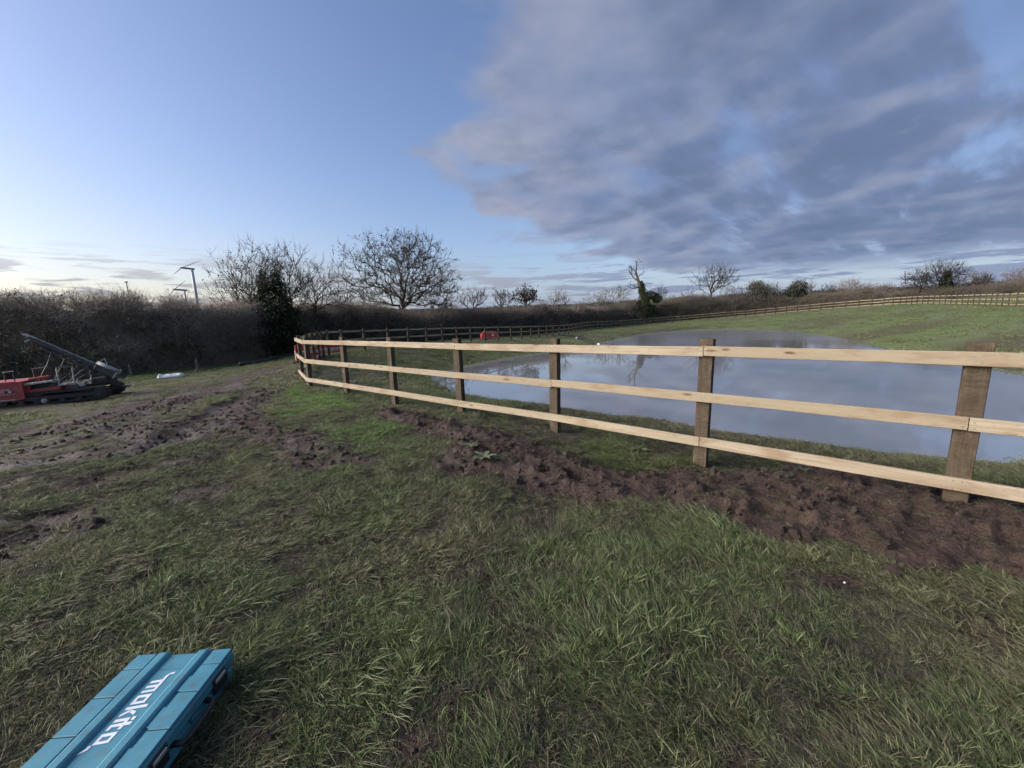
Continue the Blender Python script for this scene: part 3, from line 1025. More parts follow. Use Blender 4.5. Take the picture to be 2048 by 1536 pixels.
def crown_tree(trunk, ells, n, r, step=.45, bf=.28, r0=.012, expo=2.35, lift=.22, maxr=.5, jit=.05, floor=-.45):
    """grow branches from the trunk out to scattered targets, thickening by the pipe rule"""
    T = in_ellipsoids(ells, n, r, floor)
    base = np.array(trunk[-1])
    T = T[np.argsort(np.linalg.norm(T - base, axis=1) + r.normal(0, .25, len(T)))]
    cap_ = len(T) * 14 + 200
    pos = np.zeros((cap_, 3)); par = np.full(cap_, -1); plen = np.zeros(cap_); dirs = np.zeros((cap_, 3)); N = 0
    for k_, p in enumerate(trunk):
        pos[N] = p; par[N] = N - 1; plen[N] = 0
        dirs[N] = np.array(trunk[min(k_ + 1, len(trunk) - 1)]) - np.array(trunk[max(k_ - 1, 0)]); dirs[N] /= np.linalg.norm(dirs[N]) + 1e-9
        N += 1
    k0 = max(1, len(trunk) // 2)
    tips = []
    for t in T:
        v = t - pos[:N]
        d = np.sqrt((v ** 2).sum(1))
        cosd = (v * dirs[:N]).sum(1) / (d + 1e-6)
        cost = d * (1.25 - .35 * cosd) + bf * plen[:N]
        cost[:k0] = 1e9
        i = int(np.argmin(cost)); L = d[i]
        m = max(1, int(round(L / step)))
        if N + m >= cap_: break
        c = pos[i] + dirs[i] * L * .38 + np.array([0, 0, -.06 * L])
        prev = i
        for q in range(1, m + 1):
            u = q / m
            p = pos[i] * (1 - u) ** 2 + 2 * c * u * (1 - u) + t * u * u
            if q < m: p = p + r.normal(0, jit, 3) * min(1, L)
            pos[N] = p; par[N] = prev; plen[N] = plen[prev] + np.linalg.norm(p - pos[prev])
            dd = p - pos[prev]; dirs[N] = dd / (np.linalg.norm(dd) + 1e-9)
            prev = N; N += 1
        tips.append(prev)
    acc = np.zeros(N); kids = [[] for _ in range(N)]
    rad = np.zeros(N)
    for k_ in range(N - 1, -1, -1):
        a = acc[k_] if acc[k_] > 0 else r0 ** expo
        rad[k_] = min(a ** (1 / expo), maxr)
        if par[k_] >= 0:
            acc[par[k_]] += a + (r0 * .25) ** expo; kids[par[k_]].append(k_)
    chains = []
    stack = [(0, None)]
    while stack:
        st, pre = stack.pop()
        ch = ([pre] if pre is not None else []) + [st]
        cur = st
        while kids[cur]:
            ks = sorted(kids[cur], key=lambda q: -rad[q])
            for o in ks[1:]: stack.append((o, cur))
            cur = ks[0]; ch.append(cur)
        chains.append(ch)
    return pos[:N], rad, chains, np.array(tips), dirs[:N]


def tree(name, label, base, trunk_h, ells, n, seed, r0=.012, twig=.55, ntw=3, leaves=0, leafsize=.09, mat=BARK, leafmat=DEADLEAF, lean=(0, 0), step=.45, bf=.28,
         stems=None, maxr=.5, group=None, sink=.15, upt=.5, jit=.05, floor=-.45):
    """bare tree: trunk and limbs as one part, fine twigs as the crown; ells are relative to the tree's foot"""
    nr = np.random.default_rng(seed)
    root = empty(name, (base[0], base[1], hz(base[0], base[1]) - sink))
    tr, tw = Tubes(), Tubes()
    tips_all = []
    for sx, sy, th in (stems or [(0, 0, trunk_h)]):
        m = max(3, int(th / .6))
        trunk = [(sx * k_ / m * 1.0 + lean[0] * th * k_ / m, sy * k_ / m + lean[1] * th * k_ / m, th * k_ / m) for k_ in range(m + 1)]
        E = ells if not stems else [(e[0] + sx * .8, e[1] + sy * .8, *e[2:]) for e in ells]
        pos, rad, chains, tips, dirs = crown_tree(trunk, E, n // len(stems or [1]), nr, step, bf, r0, maxr=maxr, jit=jit, floor=floor)
        for ch in chains:
            P = pos[ch]; R = rad[ch].copy()
            if len(ch) > 1: R[0] = min(R[0], R[1] * 1.15)
            if ch[0] == 0: R[0] *= 1.35
            R[-1] *= .5
            big = R[min(1, len(R) - 1)]
            (tr if big > r0 * 3.2 else tw).add(P.tolist(), R.tolist(), 7 if big > .12 else 5 if big > r0 * 3.2 else 3)
        # terminal sprays
        for i in tips:
            for q in range(ntw):
                d = dirs[i] + nr.normal(0, .55, 3) + np.array([0, 0, upt * nr.random()]); d /= np.linalg.norm(d)
                L = twig * nr.uniform(.5, 1.2)
                p0 = pos[i] - dirs[i] * nr.uniform(0, .5) * step
                e = nr.normal(0, .10, 3) * L
                p1 = p0 + d * L * .5 + e; p2 = p0 + d * L + e + np.array([0, 0, .12 * L])
                tw.add([p0.tolist(), p1.tolist(), p2.tolist()], [r0 * .8, r0 * .6, r0 * .25], 3)
                tips_all.append(p1); tips_all.append(p2)
    add_obj('trunk', tr.mesh('trunk', mat), root)
    add_obj('crown', tw.mesh('crown', mat), root)
    if leaves:
        tp = np.array(tips_all)
        # leaves hang on in bunches
        w = smooth(fbm(tp[:, 0] * 1.1, tp[:, 1] * 1.1 + tp[:, 2] * 1.3, 3, seed), .40, .62) + .08
        idx = nr.choice(len(tp), leaves, p=w / w.sum())
        o = add_obj('leaves', leaf_mesh('leaves', tp[idx] + nr.normal(scale=.07, size=(leaves, 3)), leafsize, leafmat, nr), root)
        tag(o, kind='stuff')
    tag(root, label, 'tree', group)
    return root


def leaf_cloud(ells, n, r):
    """points through a set of ellipsoids (cx,cy,cz,rx,ry,rz), thicker towards their surface"""
    E = np.array(ells, float)
    w = E[:, 3] * E[:, 4] + E[:, 4] * E[:, 5] + E[:, 3] * E[:, 5]
    k_ = r.choice(len(E), n, p=w / w.sum())
    d = r.normal(size=(n, 3)); d /= np.linalg.norm(d, axis=1, keepdims=True)
    rad = r.uniform(.35, 1, n) ** .45
    bump = .62 + .8 * fbm(d[:, 0] * 2.3 + k_ * 5.1, d[:, 1] * 2.3 + d[:, 2] * 1.7, 3, 7)
    return E[k_, :3] + d * (rad * bump)[:, None] * E[k_, 3:]


# --- oak and ash on the hedge line
tree('oak_tree', 'large spreading bare oak with a few withered leaves behind the fence', (-12.2, 46), 3.0,
     [(0, 0, 7.2, 7.4, 6.0, 5.0), (-3.6, 0, 5.4, 4.4, 4.0, 2.6), (3.6, 0, 5.2, 3.9, 4.0, 2.8), (.5, 0, 9.3, 4.4, 4.0, 3.0)], 1150, 4, r0=.018, twig=.75, ntw=5,
     leaves=7000, leafsize=.075, mat=BARK, step=.55, bf=.16, maxr=.46, jit=.09)
tree('ash_tree', 'bare many-stemmed ash tree beside the ivy bush on the hedge', (-17.0, 28.6), 1.6,
     [(0, 0, 4.5, 3.0, 2.4, 3.4), (-1.4, 0, 3.4, 2.1, 1.9, 2.1), (1.0, 0, 5.3, 2.2, 1.9, 2.4)], 740, 8, r0=.0115, twig=.65, ntw=5, leaves=1500, leafsize=.07, bf=.35, stems=[(-1.3, 0, 2.4), (.2, 0, 2.6), (1.6, .3, 2.4)], upt=.9, maxr=.16)
tree('ash_tree', 'slender bare ash tree between the ivy bush and the oak', (-14.2, 29.6), 2.6, [(.3, 0, 4.3, 2.4, 2.0, 2.6), (1.6, 0, 4.0, 1.8, 1.5, 1.6)], 220, 15, r0=.011, twig=.6, ntw=3, bf=.3, upt=.7, maxr=.12)


def ivy_bush(label, base, ells, n, size, mat, stem=((0, 0, 0), (0, 0, 3)), stemr=.16, seed=1, name='ivy_clad_tree', twigs=0, cat='tree', group=None):
    nr = np.random.default_rng(seed); r = random.Random(seed)
    root = empty(name, (base[0], base[1], hz(base[0], base[1]) - .1))
    T = Tubes()
    st = [list(map(float, p)) for p in stem]
    T.add(st, [stemr * (1 - .6 * i / (len(st) - 1)) for i in range(len(st))], 7)
    add_obj('trunk', T.mesh('trunk', BARK), root)
    o = add_obj('crown', leaf_mesh('crown', leaf_cloud(ells, n, nr), size, mat, nr, .2), root)
    if twigs:
        T2 = Tubes()
        for i in range(twigs):
            e = ells[r.randrange(len(ells))]
            p = [e[0] + r.gauss(0, e[3] * .4), e[1] + r.gauss(0, e[4] * .4), e[2] + r.uniform(-.2, .5) * e[5]]
            d = [r.gauss(0, .35) + (p[0] - e[0]) / e[3] * .5, r.gauss(0, .35), 1.0]
            l = math.sqrt(sum(x * x for x in d)); d = [x / l for x in d]
            pts, _ = branch_points(p, d, r.uniform(.5, 1.0) * e[5], 4, .12, .04, r)
            T2.add(pts, [.03, .024, .018, .012, .006], 3)
        add_obj('twigs', T2.mesh('twigs', TWIG_WARM), root)
    tag(root, label, cat, group)
    return root


ivy_bush('tall dark ivy-smothered tree standing in the left hedge', (-16.3, 27.6),
         [(0, 0, 1.2, 2.1, 1.5, 1.8), (.2, 0, 2.7, 1.5, 1.2, 1.6), (.35, .1, 3.9, .95, .8, 1.3), (-.2, 0, 4.8, .36, .35, 1.05), (.75, 0, 4.9, .34, .35, 1.0), (-1.7, 0, 2.3, .8, .7, 1.2), (-1.5, 0, 3.3, .42, .4, .9), (1.4, .1, .9, 1.0, .9, 1.3)],
         17000, .085, IVY, stem=((0, 0, 0), (.1, 0, 2), (.2, 0, 4)), seed=5)
# leaning dead trunk with ivy by the far bank
dx_, dy_ = 27.9, 84.5
dead = empty('dead_tree', (dx_, dy_, hz(dx_, dy_) - .2))
Td = Tubes(); rd = random.Random(4)
trunk_pts = [[.3, 0, 0], [.35, 0, 3], [.15, 0, 5.2], [-.35, 0, 7.2], [-1.1, 0, 9.0], [-1.6, .1, 10.8], [-1.5, .1, 12.2]]
Td.add(trunk_pts, [.75, .7, .62, .5, .33, .2, .1], 8)
add_obj('trunk', Td.mesh('trunk', BARK_OLIVE), dead)
Tc = Tubes(); tips_ = []
def side_limb(T, p, d, L, rr, lev, r):
    pts, dd = branch_points(p, d, L, 5, .2, .05, r)
    T.add(pts, [rr * (1 - .7 * i / 5) for i in range(6)], 5 if rr > .08 else 3)
    if lev:
        for k_ in range(4):
            i = r.randrange(1, 5); v = perp(dd, r)
            d2 = [dd[q] * .75 + v[q] * .75 + (.15 if q == 2 else 0) for q in range(3)]
            l = math.sqrt(sum(x * x for x in d2)); side_limb(T, pts[i], [x / l for x in d2], L * r.uniform(.32, .6), max(rr * .5, .03), lev - 1, r)


for p, d, L, rr in [((-1.1, 0, 9.0), (-.75, 0, .55), 3.2, .16), ((-.5, 0, 7.6), (-.95, .1, .3), 3.2, .14), ((-1.6, .1, 10.8), (-.3, 0, 1), 2.0, .12),
                    ((-1.55, .1, 11.6), (.45, 0, .8), 1.8, .09), ((-1.3, 0, 9.8), (.8, 0, .5), 1.9, .08), ((-1.5, .1, 12.2), (.05, 0, 1), 1.0, .07)]:
    l = math.sqrt(sum(x * x for x in d)); side_limb(Tc, list(p), [x / l for x in d], L, rr, 2, rd)
add_obj('branches', Tc.mesh('branches', BARK_OLIVE), dead)
nrd = np.random.default_rng(3)
IVY_MASS = [(.3, -.2, 2.6, 1.3, 1.2, 2.2), (.2, -.2, 5.0, 1.15, 1.0, 1.9), (-.3, -.1, 7.2, .75, .7, 1.3), (1.6, 0, 6.0, 1.5, .9, .85),
            (2.9, 0, 5.3, 1.1, .8, .85), (-.9, 0, 4.0, .8, .7, .9), (-.5, 0, 8.3, .45, .5, .8), (1.6, 0, 3.2, 1.1, .8, .9)]
add_obj('ivy', leaf_mesh('ivy', leaf_cloud(IVY_MASS, 11000, nrd), .13, IVY_PALE, nrd, .2), dead)
tag(dead, 'leaning half-dead tree wrapped in ivy beyond the far pond bank', 'tree')

# --- trees along the far hedge, left to right
def far_tree(label, base, top, rx, bottom, n, seed, name='bare_tree', **kw):
    """round-headed far tree: crown between heights bottom and top above its foot"""
    c, rz = (top + bottom) / 2, (top - bottom) / 2
    kw.setdefault('r0', .026)
    return tree(name, label, base, max(1.2, bottom * .75), [(0, 0, c, rx, rx * .85, rz), (rx * .3, 0, c + rz * .2, rx * .7, rx * .6, rz * .8)], n, seed, twig=kw.pop('twig', .9), **kw)


far_tree('small bare tree standing just right of the big oak', (-5.4, 63), 7.0, 2.3, 3.2, 90, 21, upt=1.0)
far_tree('thin bare sapling in the gap right of the oak', (-1.0, 58.5), 6.4, 1.5, 3.0, 60, 22, leaves=340, leafsize=.1, upt=1.0)
far_tree('small tree still holding tufts of dark leaves above the hedge', (2.3, 58.5), 6.5, 2.0, 3.2, 90, 23, name='leafy_sapling', leaves=1300, leafsize=.11)
far_tree('pale bare birch-like tree rising from the middle of the hedge', (7.6, 62.5), 6.3, 1.9, 3.0, 70, 24, mat=BARK_PALE, upt=1.1)
far_tree('low pale bare tree left of the dead ivy tree', (16.6, 77), 6.9, 2.6, 3.4, 80, 25, mat=BARK_PALE, upt=1.0)
far_tree('open crowned bare tree close beside the dead ivy tree', (22.4, 85), 8.3, 3.4, 3.4, 120, 26, mat=BARK_PALE)
far_tree('faint tall bare tree right of the dead ivy tree', (33.8, 92), 8.2, 2.2, 3.4, 70, 27, upt=1.2)
far_tree('broad round-headed bare tree above the far fence', (47.2, 94), 12.2, 5.4, 4.2, 360, 28, mat=BARK, maxr=.4, jit=.09)
ivy_bush('olive bushy tree with upright twigs right of the broad bare tree', (58.0, 93.5), [(0, 0, 4.4, 3.3, 2.2, 2.6), (1.0, 0, 2.9, 2.8, 2, 2.4), (-1.2, 0, 5.7, 2.1, 1.4, 1.8)], 3600, .15, IVY_PALE,
         stem=((0, 0, 0), (0, 0, 3.0), (.1, 0, 5)), seed=31, name='bushy_tree', twigs=620)
far_tree('bare tree leaning away from the olive bushy tree', (61.5, 95), 7.0, 2.2, 2.4, 90, 29, mat=BARK_PALE, lean=(.25, 0))
ivy_bush('dark green holly-like tree halfway along the far hedge', (65.6, 93), [(0, 0, 3.8, 3.0, 2.0, 2.4), (.5, 0, 5.3, 1.8, 1.3, 1.6), (-1.1, 0, 2.8, 2.7, 2, 2.0)], 4200, .15, IVY,
         stem=((0, 0, 0), (0, 0, 2.5), (.1, 0, 4.5)), seed=32, name='holly_tree', twigs=260)
far_tree('small pale bare tree behind the holly-like tree', (70.3, 96), 6.6, 2.2, 2.6, 80, 33, mat=BARK_PALE, upt=1.0)
far_tree('rounded reddish bare tree above the bend of the fence', (76.4, 92), 6.2, 3.4, 1.6, 190, 34, mat=TWIG_WARM, upt=.9)
far_tree('low bare thorn tree left of the twin tree at right', (80.8, 88), 4.6, 2.4, 1.6, 110, 35, mat=TWIG)
far_tree('wide fan-shaped bare tree with ivied stem at right', (86.0, 81), 7.9, 4.6, 2.0, 360, 36, mat=BARK, r0=.022, upt=.9)
far_tree('smaller leafy bare tree left of the fan-shaped tree', (81.8, 81.5), 6.3, 2.8, 1.4, 170, 37, leaves=900, leafsize=.11)
ivy_bush('dark ivy-covered stem in the middle of the fan-shaped tree', (86.2, 80.2), [(0, 0, 3.4, .95, .9, 2.2), (.3, 0, 1.8, 1.5, 1.2, 1.6), (-.1, 0, 4.9, .6, .6, 1.0)], 2600, .16, IVY, stem=((0, 0, 0), (0, 0, 3), (0, 0, 5)), seed=38)
thorn_spots = [(11.5, 69, 4.6, 1.8), (19.2, 81, 5.2, 2.2), (26.5, 88, 5.4, 2.3), (37.5, 94, 6.2, 2.6), (41.5, 95, 6.8, 2.6), (51.5, 96, 7.2, 2.8), (54.6, 97, 6.6, 2.4),
               (73.4, 94, 5.4, 2.4), (79.0, 90, 4.6, 2.2), (89.5, 83, 5.0, 2.4), (93.5, 81, 4.6, 2.4), (98.5, 79, 5.0, 2.6), (104, 77, 5.2, 2.8), (-8.6, 52, 5.0, 2.2), (5.0, 64, 4.8, 2.0)]
thorn_where = ['right of the pale birch-like tree', 'left of the open crowned tree by the dead ivy tree', 'directly behind the dead ivy tree', 'right of the faint tall bare tree',
               'at the left foot of the broad round-headed tree', 'just right of the broad round-headed tree', 'left of the olive bushy tree', 'between the holly-like tree and the rounded reddish tree',
               'just right of the rounded reddish tree', 'right beside the fan-shaped tree', 'second to the right of the fan-shaped tree', 'third to the right of the fan-shaped tree',
               'farthest right on the skyline hedge', 'under the right edge of the big oak', 'between the leafy sapling and the birch-like tree']
for q_, (tx_, ty_, th_, tr_) in enumerate(thorn_spots):
    far_tree('bare thorn shrub ' + thorn_where[q_], (tx_, ty_), th_, tr_, 1.2, 130, 60 + q_, name='thorn_shrub', mat=(TWIG, BARK, TWIG_WARM)[q_ % 3], upt=.9, r0=.022,
             group='thorn shrubs along the distant hedge')
far_tree('hazy bare tree behind the hedge at far right', (111, 97), 5.6, 3.0, 2.2, 110, 39, mat=BARK_PALE)


# --- hedges
def twig_clump(seed, n, h, spread, mat, leaves=0, lmat=None, rad=.009):
    r = random.Random(seed); nr = np.random.default_rng(seed)
    T = Tubes(); tips = []
    for i in range(n):
        p = [r.gauss(0, spread * .3), r.gauss(0, spread * .3), r.uniform(-.1, .25) * h]
        a = r.uniform(0, 6.28); e = r.uniform(.15, 1.0)
        d = [math.cos(a) * e, math.sin(a) * e, r.uniform(.25, 1.0)]
        l = math.sqrt(sum(x * x for x in d)); d = [x / l for x in d]
        L = h * r.uniform(.45, 1.0)
        pts, dd = branch_points(p, d, L, 4, .16, .0, r)
        T.add(pts, [rad, rad * .85, rad * .7, rad * .5, rad * .3], 3)
        for j in range(3):
            q = pts[r.randrange(1, 4)]; v = perp(dd, r)
            d2 = [dd[k] * .7 + v[k] * .8 for k in range(3)]
            l = math.sqrt(sum(x * x for x in d2)); d2 = [x / l for x in d2]
            p2, _ = branch_points(q, d2, L * r.uniform(.25, .5), 2, .2, .02, r)
            T.add(p2, [rad * .55, rad * .42, rad * .25], 3)
            tips += p2[1:]
    V, Q = T.arrays()
    if not leaves:
        return np_mesh('thorn_clump', V, quads=Q, mat=mat)
    me = np_mesh('thorn_clump', V, quads=Q, mat=mat)
    tp = np.array(tips); C = tp[nr.integers(0, len(tp), leaves)] + nr.normal(scale=.06, size=(leaves, 3))
    lm = leaf_mesh('x', C, .04, lmat, nr)
    import bmesh
    bm = bmesh.new(); bm.from_mesh(me); k0 = len(bm.faces); bm.from_mesh(lm)
    bm.faces.ensure_lookup_table()
    for f in bm.faces[k0:]: f.material_index = 1
    bm.to_mesh(me); bm.free(); me.materials.append(lmat)
    return me


CLUMPS = [twig_clump(100 + i, 26, 1.0, .9, TWIG) for i in range(3)] + [twig_clump(110, 24, 1.0, .9, TWIG_WARM)] + \
         [twig_clump(120 + i, 20, 1.0, .9, TWIG, 170, SCRUBLEAF) for i in range(2)] + [twig_clump(130, 18, 1.0, .9, TWIG, 230, IVY)] + \
         [twig_clump(140, 12, 1.3, .5, TWIG_WARM, rad=.007)]


CLUMPS_LIFTED = [twig_clump(150 + i, 24, 1.0, .9, TWIG_LIFTED) for i in range(3)] + [twig_clump(160, 22, 1.0, .9, TWIG_WARM)] + \
              [twig_clump(170 + i, 20, 1.0, .9, TWIG_LIFTED, 190, SCRUBLEAF) for i in range(2)] + [twig_clump(180, 18, 1.0, .9, TWIG, 230, IVY)] + [twig_clump(190, 12, 1.3, .5, TWIG_LIFTED, rad=.007)]


def core_material():
    m, t, bs = mat_new('hedge_interior')
    co = t.new('ShaderNodeTexCoord').outputs['Object']
    n = t.noise(t.vmath('MULTIPLY', co, (1, 1, .5)), 7, 6, .7)
    t.put(bs.inputs['Base Color'], t.mix(t.ss(n, .35, .68), (.13, .115, .10), (.31, .27, .235)))
    bs.inputs['Roughness'].default_value = .95
    t.put(bs.inputs['Normal'], t.bump(n, 1.0, .15))
    return m


CORE_M = core_material()


def hedge(label, path, h_top, seed, dens=7.0, depth=1.5, scale=1.0, mixw=(3, 3, 3, 2, 2, 2, .7, 1.2), lowgreen=.6, spray=.3, rag=.45, clumps=None):
    """path: (x,y) polyline; h_top: hedge-top z per path vertex"""
    nr = np.random.default_rng(seed)
    P = np.array(path, float)
    s = np.concatenate([[0], np.cumsum(np.hypot(*np.diff(P, axis=0).T))])
    L = s[-1]; n = int(L / .8)
    ss_ = np.linspace(0, L, n)
    X = np.interp(ss_, s, P[:, 0]); Y = np.interp(ss_, s, P[:, 1]); TZ = np.interp(ss_, s, np.array(h_top, float))
    TZ = TZ + (fbm(ss_ * .22, ss_ * 0 + seed * 3.3, 3, seed + 40) - .5) * 2.2 * rag
    G = height(X, Y, False)
    tx = np.gradient(X); ty = np.gradient(Y); l = np.hypot(tx, ty); tx /= l; ty /= l
    nxv, nyv = ty, -tx        # right-hand normal faces the pond when travelling left to right
    H = TZ - G
    root = empty('hedge', (float(X[n // 2]), float(Y[n // 2]), float(G[n // 2])))
    org = np.array(root.location)
    # solid core added inside the hedge to block light between the twigs
    prof = [(-1, -.05), (-1.02, .25), (-.92, .55), (-.7, .80), (-.25, .90), (.25, .90), (.7, .8), (.92, .55), (1.02, .25), (1, -.05)]
    V = []
    for k_, (a, b) in enumerate(prof):
        j = 1 + .35 * (fbm(ss_ * .9 + k_ * 3.1, np.full(n, k_ * 1.7), 3, seed) - .5) * 2
        w = depth * scale * .78 * a * j
        hh = b * H * (1 + .22 * (fbm(ss_ * .7 + 11, np.full(n, k_ * .9), 3, seed + 3) - .5) * (b > .3)) * .90
        V.append(np.stack([X + nxv * w, Y + nyv * w, G + hh], -1))
    V = np.stack(V, 1).reshape(-1, 3) - org
    m = len(prof)
    i0 = (np.arange(n - 1) * m)[:, None] + np.arange(m - 1)[None]
    Q = np.stack([i0, i0 + m, i0 + m + 1, i0 + 1], -1).reshape(-1, 4)
    o = add_obj('thicket_core', np_mesh('thicket_core', V, quads=Q, mat=CORE_M), root); tag(o, kind='stuff')
    # twiggy skin
    N = int(L * (H.mean() + depth * scale) * dens / scale ** 1.6)
    u = nr.uniform(0, n - 1.001, N); i = u.astype(int); f = u - i
    it = lambda A: A[i] * (1 - f) + A[i + 1] * f
    per = nr.uniform(0, 1, N)
    Hh = it(H); fr = Hh / (Hh + depth * scale)
    top = per > fr
    hgt = np.where(top, nr.uniform(.80, .93, N), nr.uniform(0, 1, N) ** .9 * .86) * Hh
    lat = np.where(top, nr.uniform(-1, 1, N), nr.uniform(.6, 1.05, N)) * depth * scale * (1 - .35 * (hgt / Hh) ** 2)
    pts = np.stack([it(X) + it(nxv) * lat, it(Y) + it(nyv) * lat, it(G) + hgt - .1], -1)
    az = np.arctan2(it(nyv), it(nxv))
    tilt = np.where(top, nr.normal(0, .28, N), nr.uniform(.15, .95, N))
    rot = np.stack([np.zeros(N), tilt, az], -1)       # lean out of the face (about y, then turned to the normal)
    w = np.array(mixw, float)
    idx = nr.choice(len(w), N, p=w / w.sum())
    low = (~top) & (hgt < Hh * .45) & (nr.random(N) < lowgreen)
    idx = np.where(low, nr.choice([4, 5, 4, 5, 6], N), idx)
    idx = np.where(top & (nr.random(N) < spray), 7, idx)
    o = scatter('twigs', pts - org, rot, nr.uniform(.65, 1.2, N) * scale, idx, nr.random(N), clumps or CLUMPS, root)
    tag(o, kind='stuff')
    tag(root, label, 'hedge')
    return root


hedge('tall dark bare thorn hedge behind the red tracked machine at left', [(-33, 17), (-26, 18.6), (-20.5, 20.6), (-18.6, 23.5), (-17.6, 28), (-16.2, 32)], (3.0, 3.05, 3.0, 2.95, 2.85, 2.85), 1, dens=9, clumps=CLUMPS_LIFTED, lowgreen=.75)
hedge('long dark hedge below the oak behind the shaded fence', [(-16.2, 32), (-13.6, 37), (-9.5, 43), (-2.5, 51.5), (5.5, 61), (14, 73), (21, 82)], (2.6, 2.4, 2.2, 2.0, 1.8, 2.0, 2.2), 2, dens=11, scale=1.25, spray=.15, rag=.9, mixw=(4, 4, 4, 1.5, 2, 2, 1.6, .8))
hedge('thick brownish hedge and scrub under the trees beyond the far fence', [(21, 84), (30, 90), (42, 94), (54, 95), (66, 93), (77, 88), (83, 83)], (2.6, 3.2, 4.2, 4.2, 3.4, 3.2, 3.2), 3, dens=10, scale=1.45, depth=2.2, mixw=(3, 3, 3, 5, 4, 4, 1.6, .3), spray=.06, rag=1.3)
hedge('dense dark hedge on the skyline at the far right', [(83, 83), (92, 78), (104, 74), (122, 68)], (3.0, 3.7, 4.4, 5.0), 4, dens=10, scale=1.45, depth=2.2, spray=.06, rag=.9)
# woods on the hills beyond: rounded masses of fine twigs
def wood_lump(seed, mat):
    nr = np.random.default_rng(seed)
    C = leaf_cloud([(0, 0, .5, 1.0, 1.0, .55), (.5, .2, .45, .7, .7, .5), (-.5, -.1, .55, .7, .6, .6)], 900, nr)
    return leaf_mesh('wood_lump', C, .07, mat, nr)


WOODM = leaf_material('far_winter_wood', (.045, .042, .040), (.085, .078, .070), (.060, .065, .055), 0)
WOODL = [wood_lump(500 + i, WOODM) for i in range(4)]
nw = 2600
aw = rng.uniform(-1.15, 1.25, nw); rw = rng.uniform(380, 900, nw)
wx, wy = np.sin(aw) * rw, np.cos(aw) * rw
wood = scatter('distant_woods', np.stack([wx, wy, height(wx, wy, False) - 1.0], -1), np.stack([np.zeros(nw), np.zeros(nw), rng.uniform(0, 6.28, nw)], -1),
               rng.uniform(6, 10, nw), rng.integers(0, 4, nw), rng.random(nw), WOODL)
tag(wood, 'dark band of far woods on the skyline', 'woods', kind='stuff')


# ------------------------------------------------------------------ grass
def blade_material():
    m, t, bs = mat_new('grass_blades')
    r = t.attr('shade')
    tint = t.attr('tint', 'INSTANCER')
    dry = t.attr('dry')
    c = t.mix(r, (.030, .048, .016), (.250, .292, .128))
    c = t.mix(t.math('MULTIPLY', t.ss(tint, .45, .95), .75), c, t.mix(r, (.050, .054, .024), (.345, .330, .185)))
    c = t.mix(t.math('MULTIPLY', t.ss(tint, .35, .0), .70), c, t.mix(r, (.060, .145, .022), (.250, .450, .090)))
    c = t.mix(t.math('MULTIPLY', dry, .85), c, t.mix(r, (.075, .060, .038), (.31, .265, .165)))
    t.put(bs.inputs['Base Color'], c)
    bs.inputs['Roughness'].default_value = .5
    bs.inputs['Specular IOR Level'].default_value = .35
    tr = t.new('ShaderNodeBsdfTranslucent'); t.put(tr.inputs[0], c)
    mx = t.new('ShaderNodeMixShader'); mx.inputs[0].default_value = .3
    t.l.new(bs.outputs[0], mx.inputs[1]); t.l.new(tr.outputs[0], mx.inputs[2])
    t.l.new(mx.outputs[0], t.n['Material Output'].inputs[0])
    return m


BLADE_M = blade_material()


def thatch_material():
    m, t, bs = mat_new('dead_thatch')
    r = t.attr('shade')
    t.put(bs.inputs['Base Color'], t.mix(r, (.016, .014, .010), (.120, .102, .064)))
    bs.inputs['Roughness'].default_value = .8
    return m


def tuft(seed, n, rad, lmin, lmax, width, comb, droop, dryfrac, mat=None):
    """bent tapering blades; comb pulls them all over towards +x"""
    r = np.random.default_rng(seed)
    a = r.uniform(0, 2 * np.pi, n); rr = rad * np.sqrt(r.uniform(0, 1, n))
    base = np.stack([np.cos(a) * rr, np.sin(a) * rr, np.full(n, -.012)], -1)
    out = a + r.normal(0, .8, n)
    d = np.stack([np.cos(out) * .55 + comb, np.sin(out) * .55 + r.normal(0, .12, n), np.full(n, .75)], -1)
    d[:, :2] *= r.uniform(.3, 1.25, n)[:, None]
    d /= np.linalg.norm(d, axis=1, keepdims=True)
    L = r.uniform(lmin, lmax, n)
    side = np.cross(d, [0, 0, 1.0]); side /= np.linalg.norm(side, axis=1, keepdims=True) + 1e-6
    side = side * np.cos(.8) + np.cross(d, side) * np.sin(.8) * r.choice([-1, 1], n)[:, None]
    dr = r.uniform(.35, 1.2, n) * droop
    w = width * r.uniform(.7, 1.3, n)
    V = []
    for k_, (t_, ws) in enumerate(((0, .8), (.35, 1.0), (.7, .7), (1.0, 0))):
        p = base + d * (L * t_)[:, None]
        flat = d.copy(); flat[:, 2] = 0
        p = p + flat * (L * dr * t_ ** 2 * .55)[:, None]
        p[:, 2] -= L * dr * t_ ** 2 * .62
        p[:, 2] = np.maximum(p[:, 2], .006 * t_ + .004 - .016 * (k_ == 0))
        if ws > 0:
            V += [p - side * (w * ws / 2)[:, None], p + side * (w * ws / 2)[:, None]]
        else:
            V += [p]
    V = np.stack(V, 1)                      # n,7,3
    i = np.arange(n) * 7
    Q = np.concatenate([np.stack([i, i + 1, i + 3, i + 2], -1), np.stack([i + 2, i + 3, i + 5, i + 4], -1)])
    Tt = np.stack([i + 4, i + 5, i + 6], -1)
    sh = np.repeat(r.uniform(0, 1, n) ** 1.15, 7); dry = np.repeat((r.random(n) < dryfrac).astype(float), 7)
    return np_mesh('grass_tuft', V.reshape(-1, 3), tris=Tt, quads=Q, mat=mat or BLADE_M, attrs={'shade': sh, 'dry': dry})


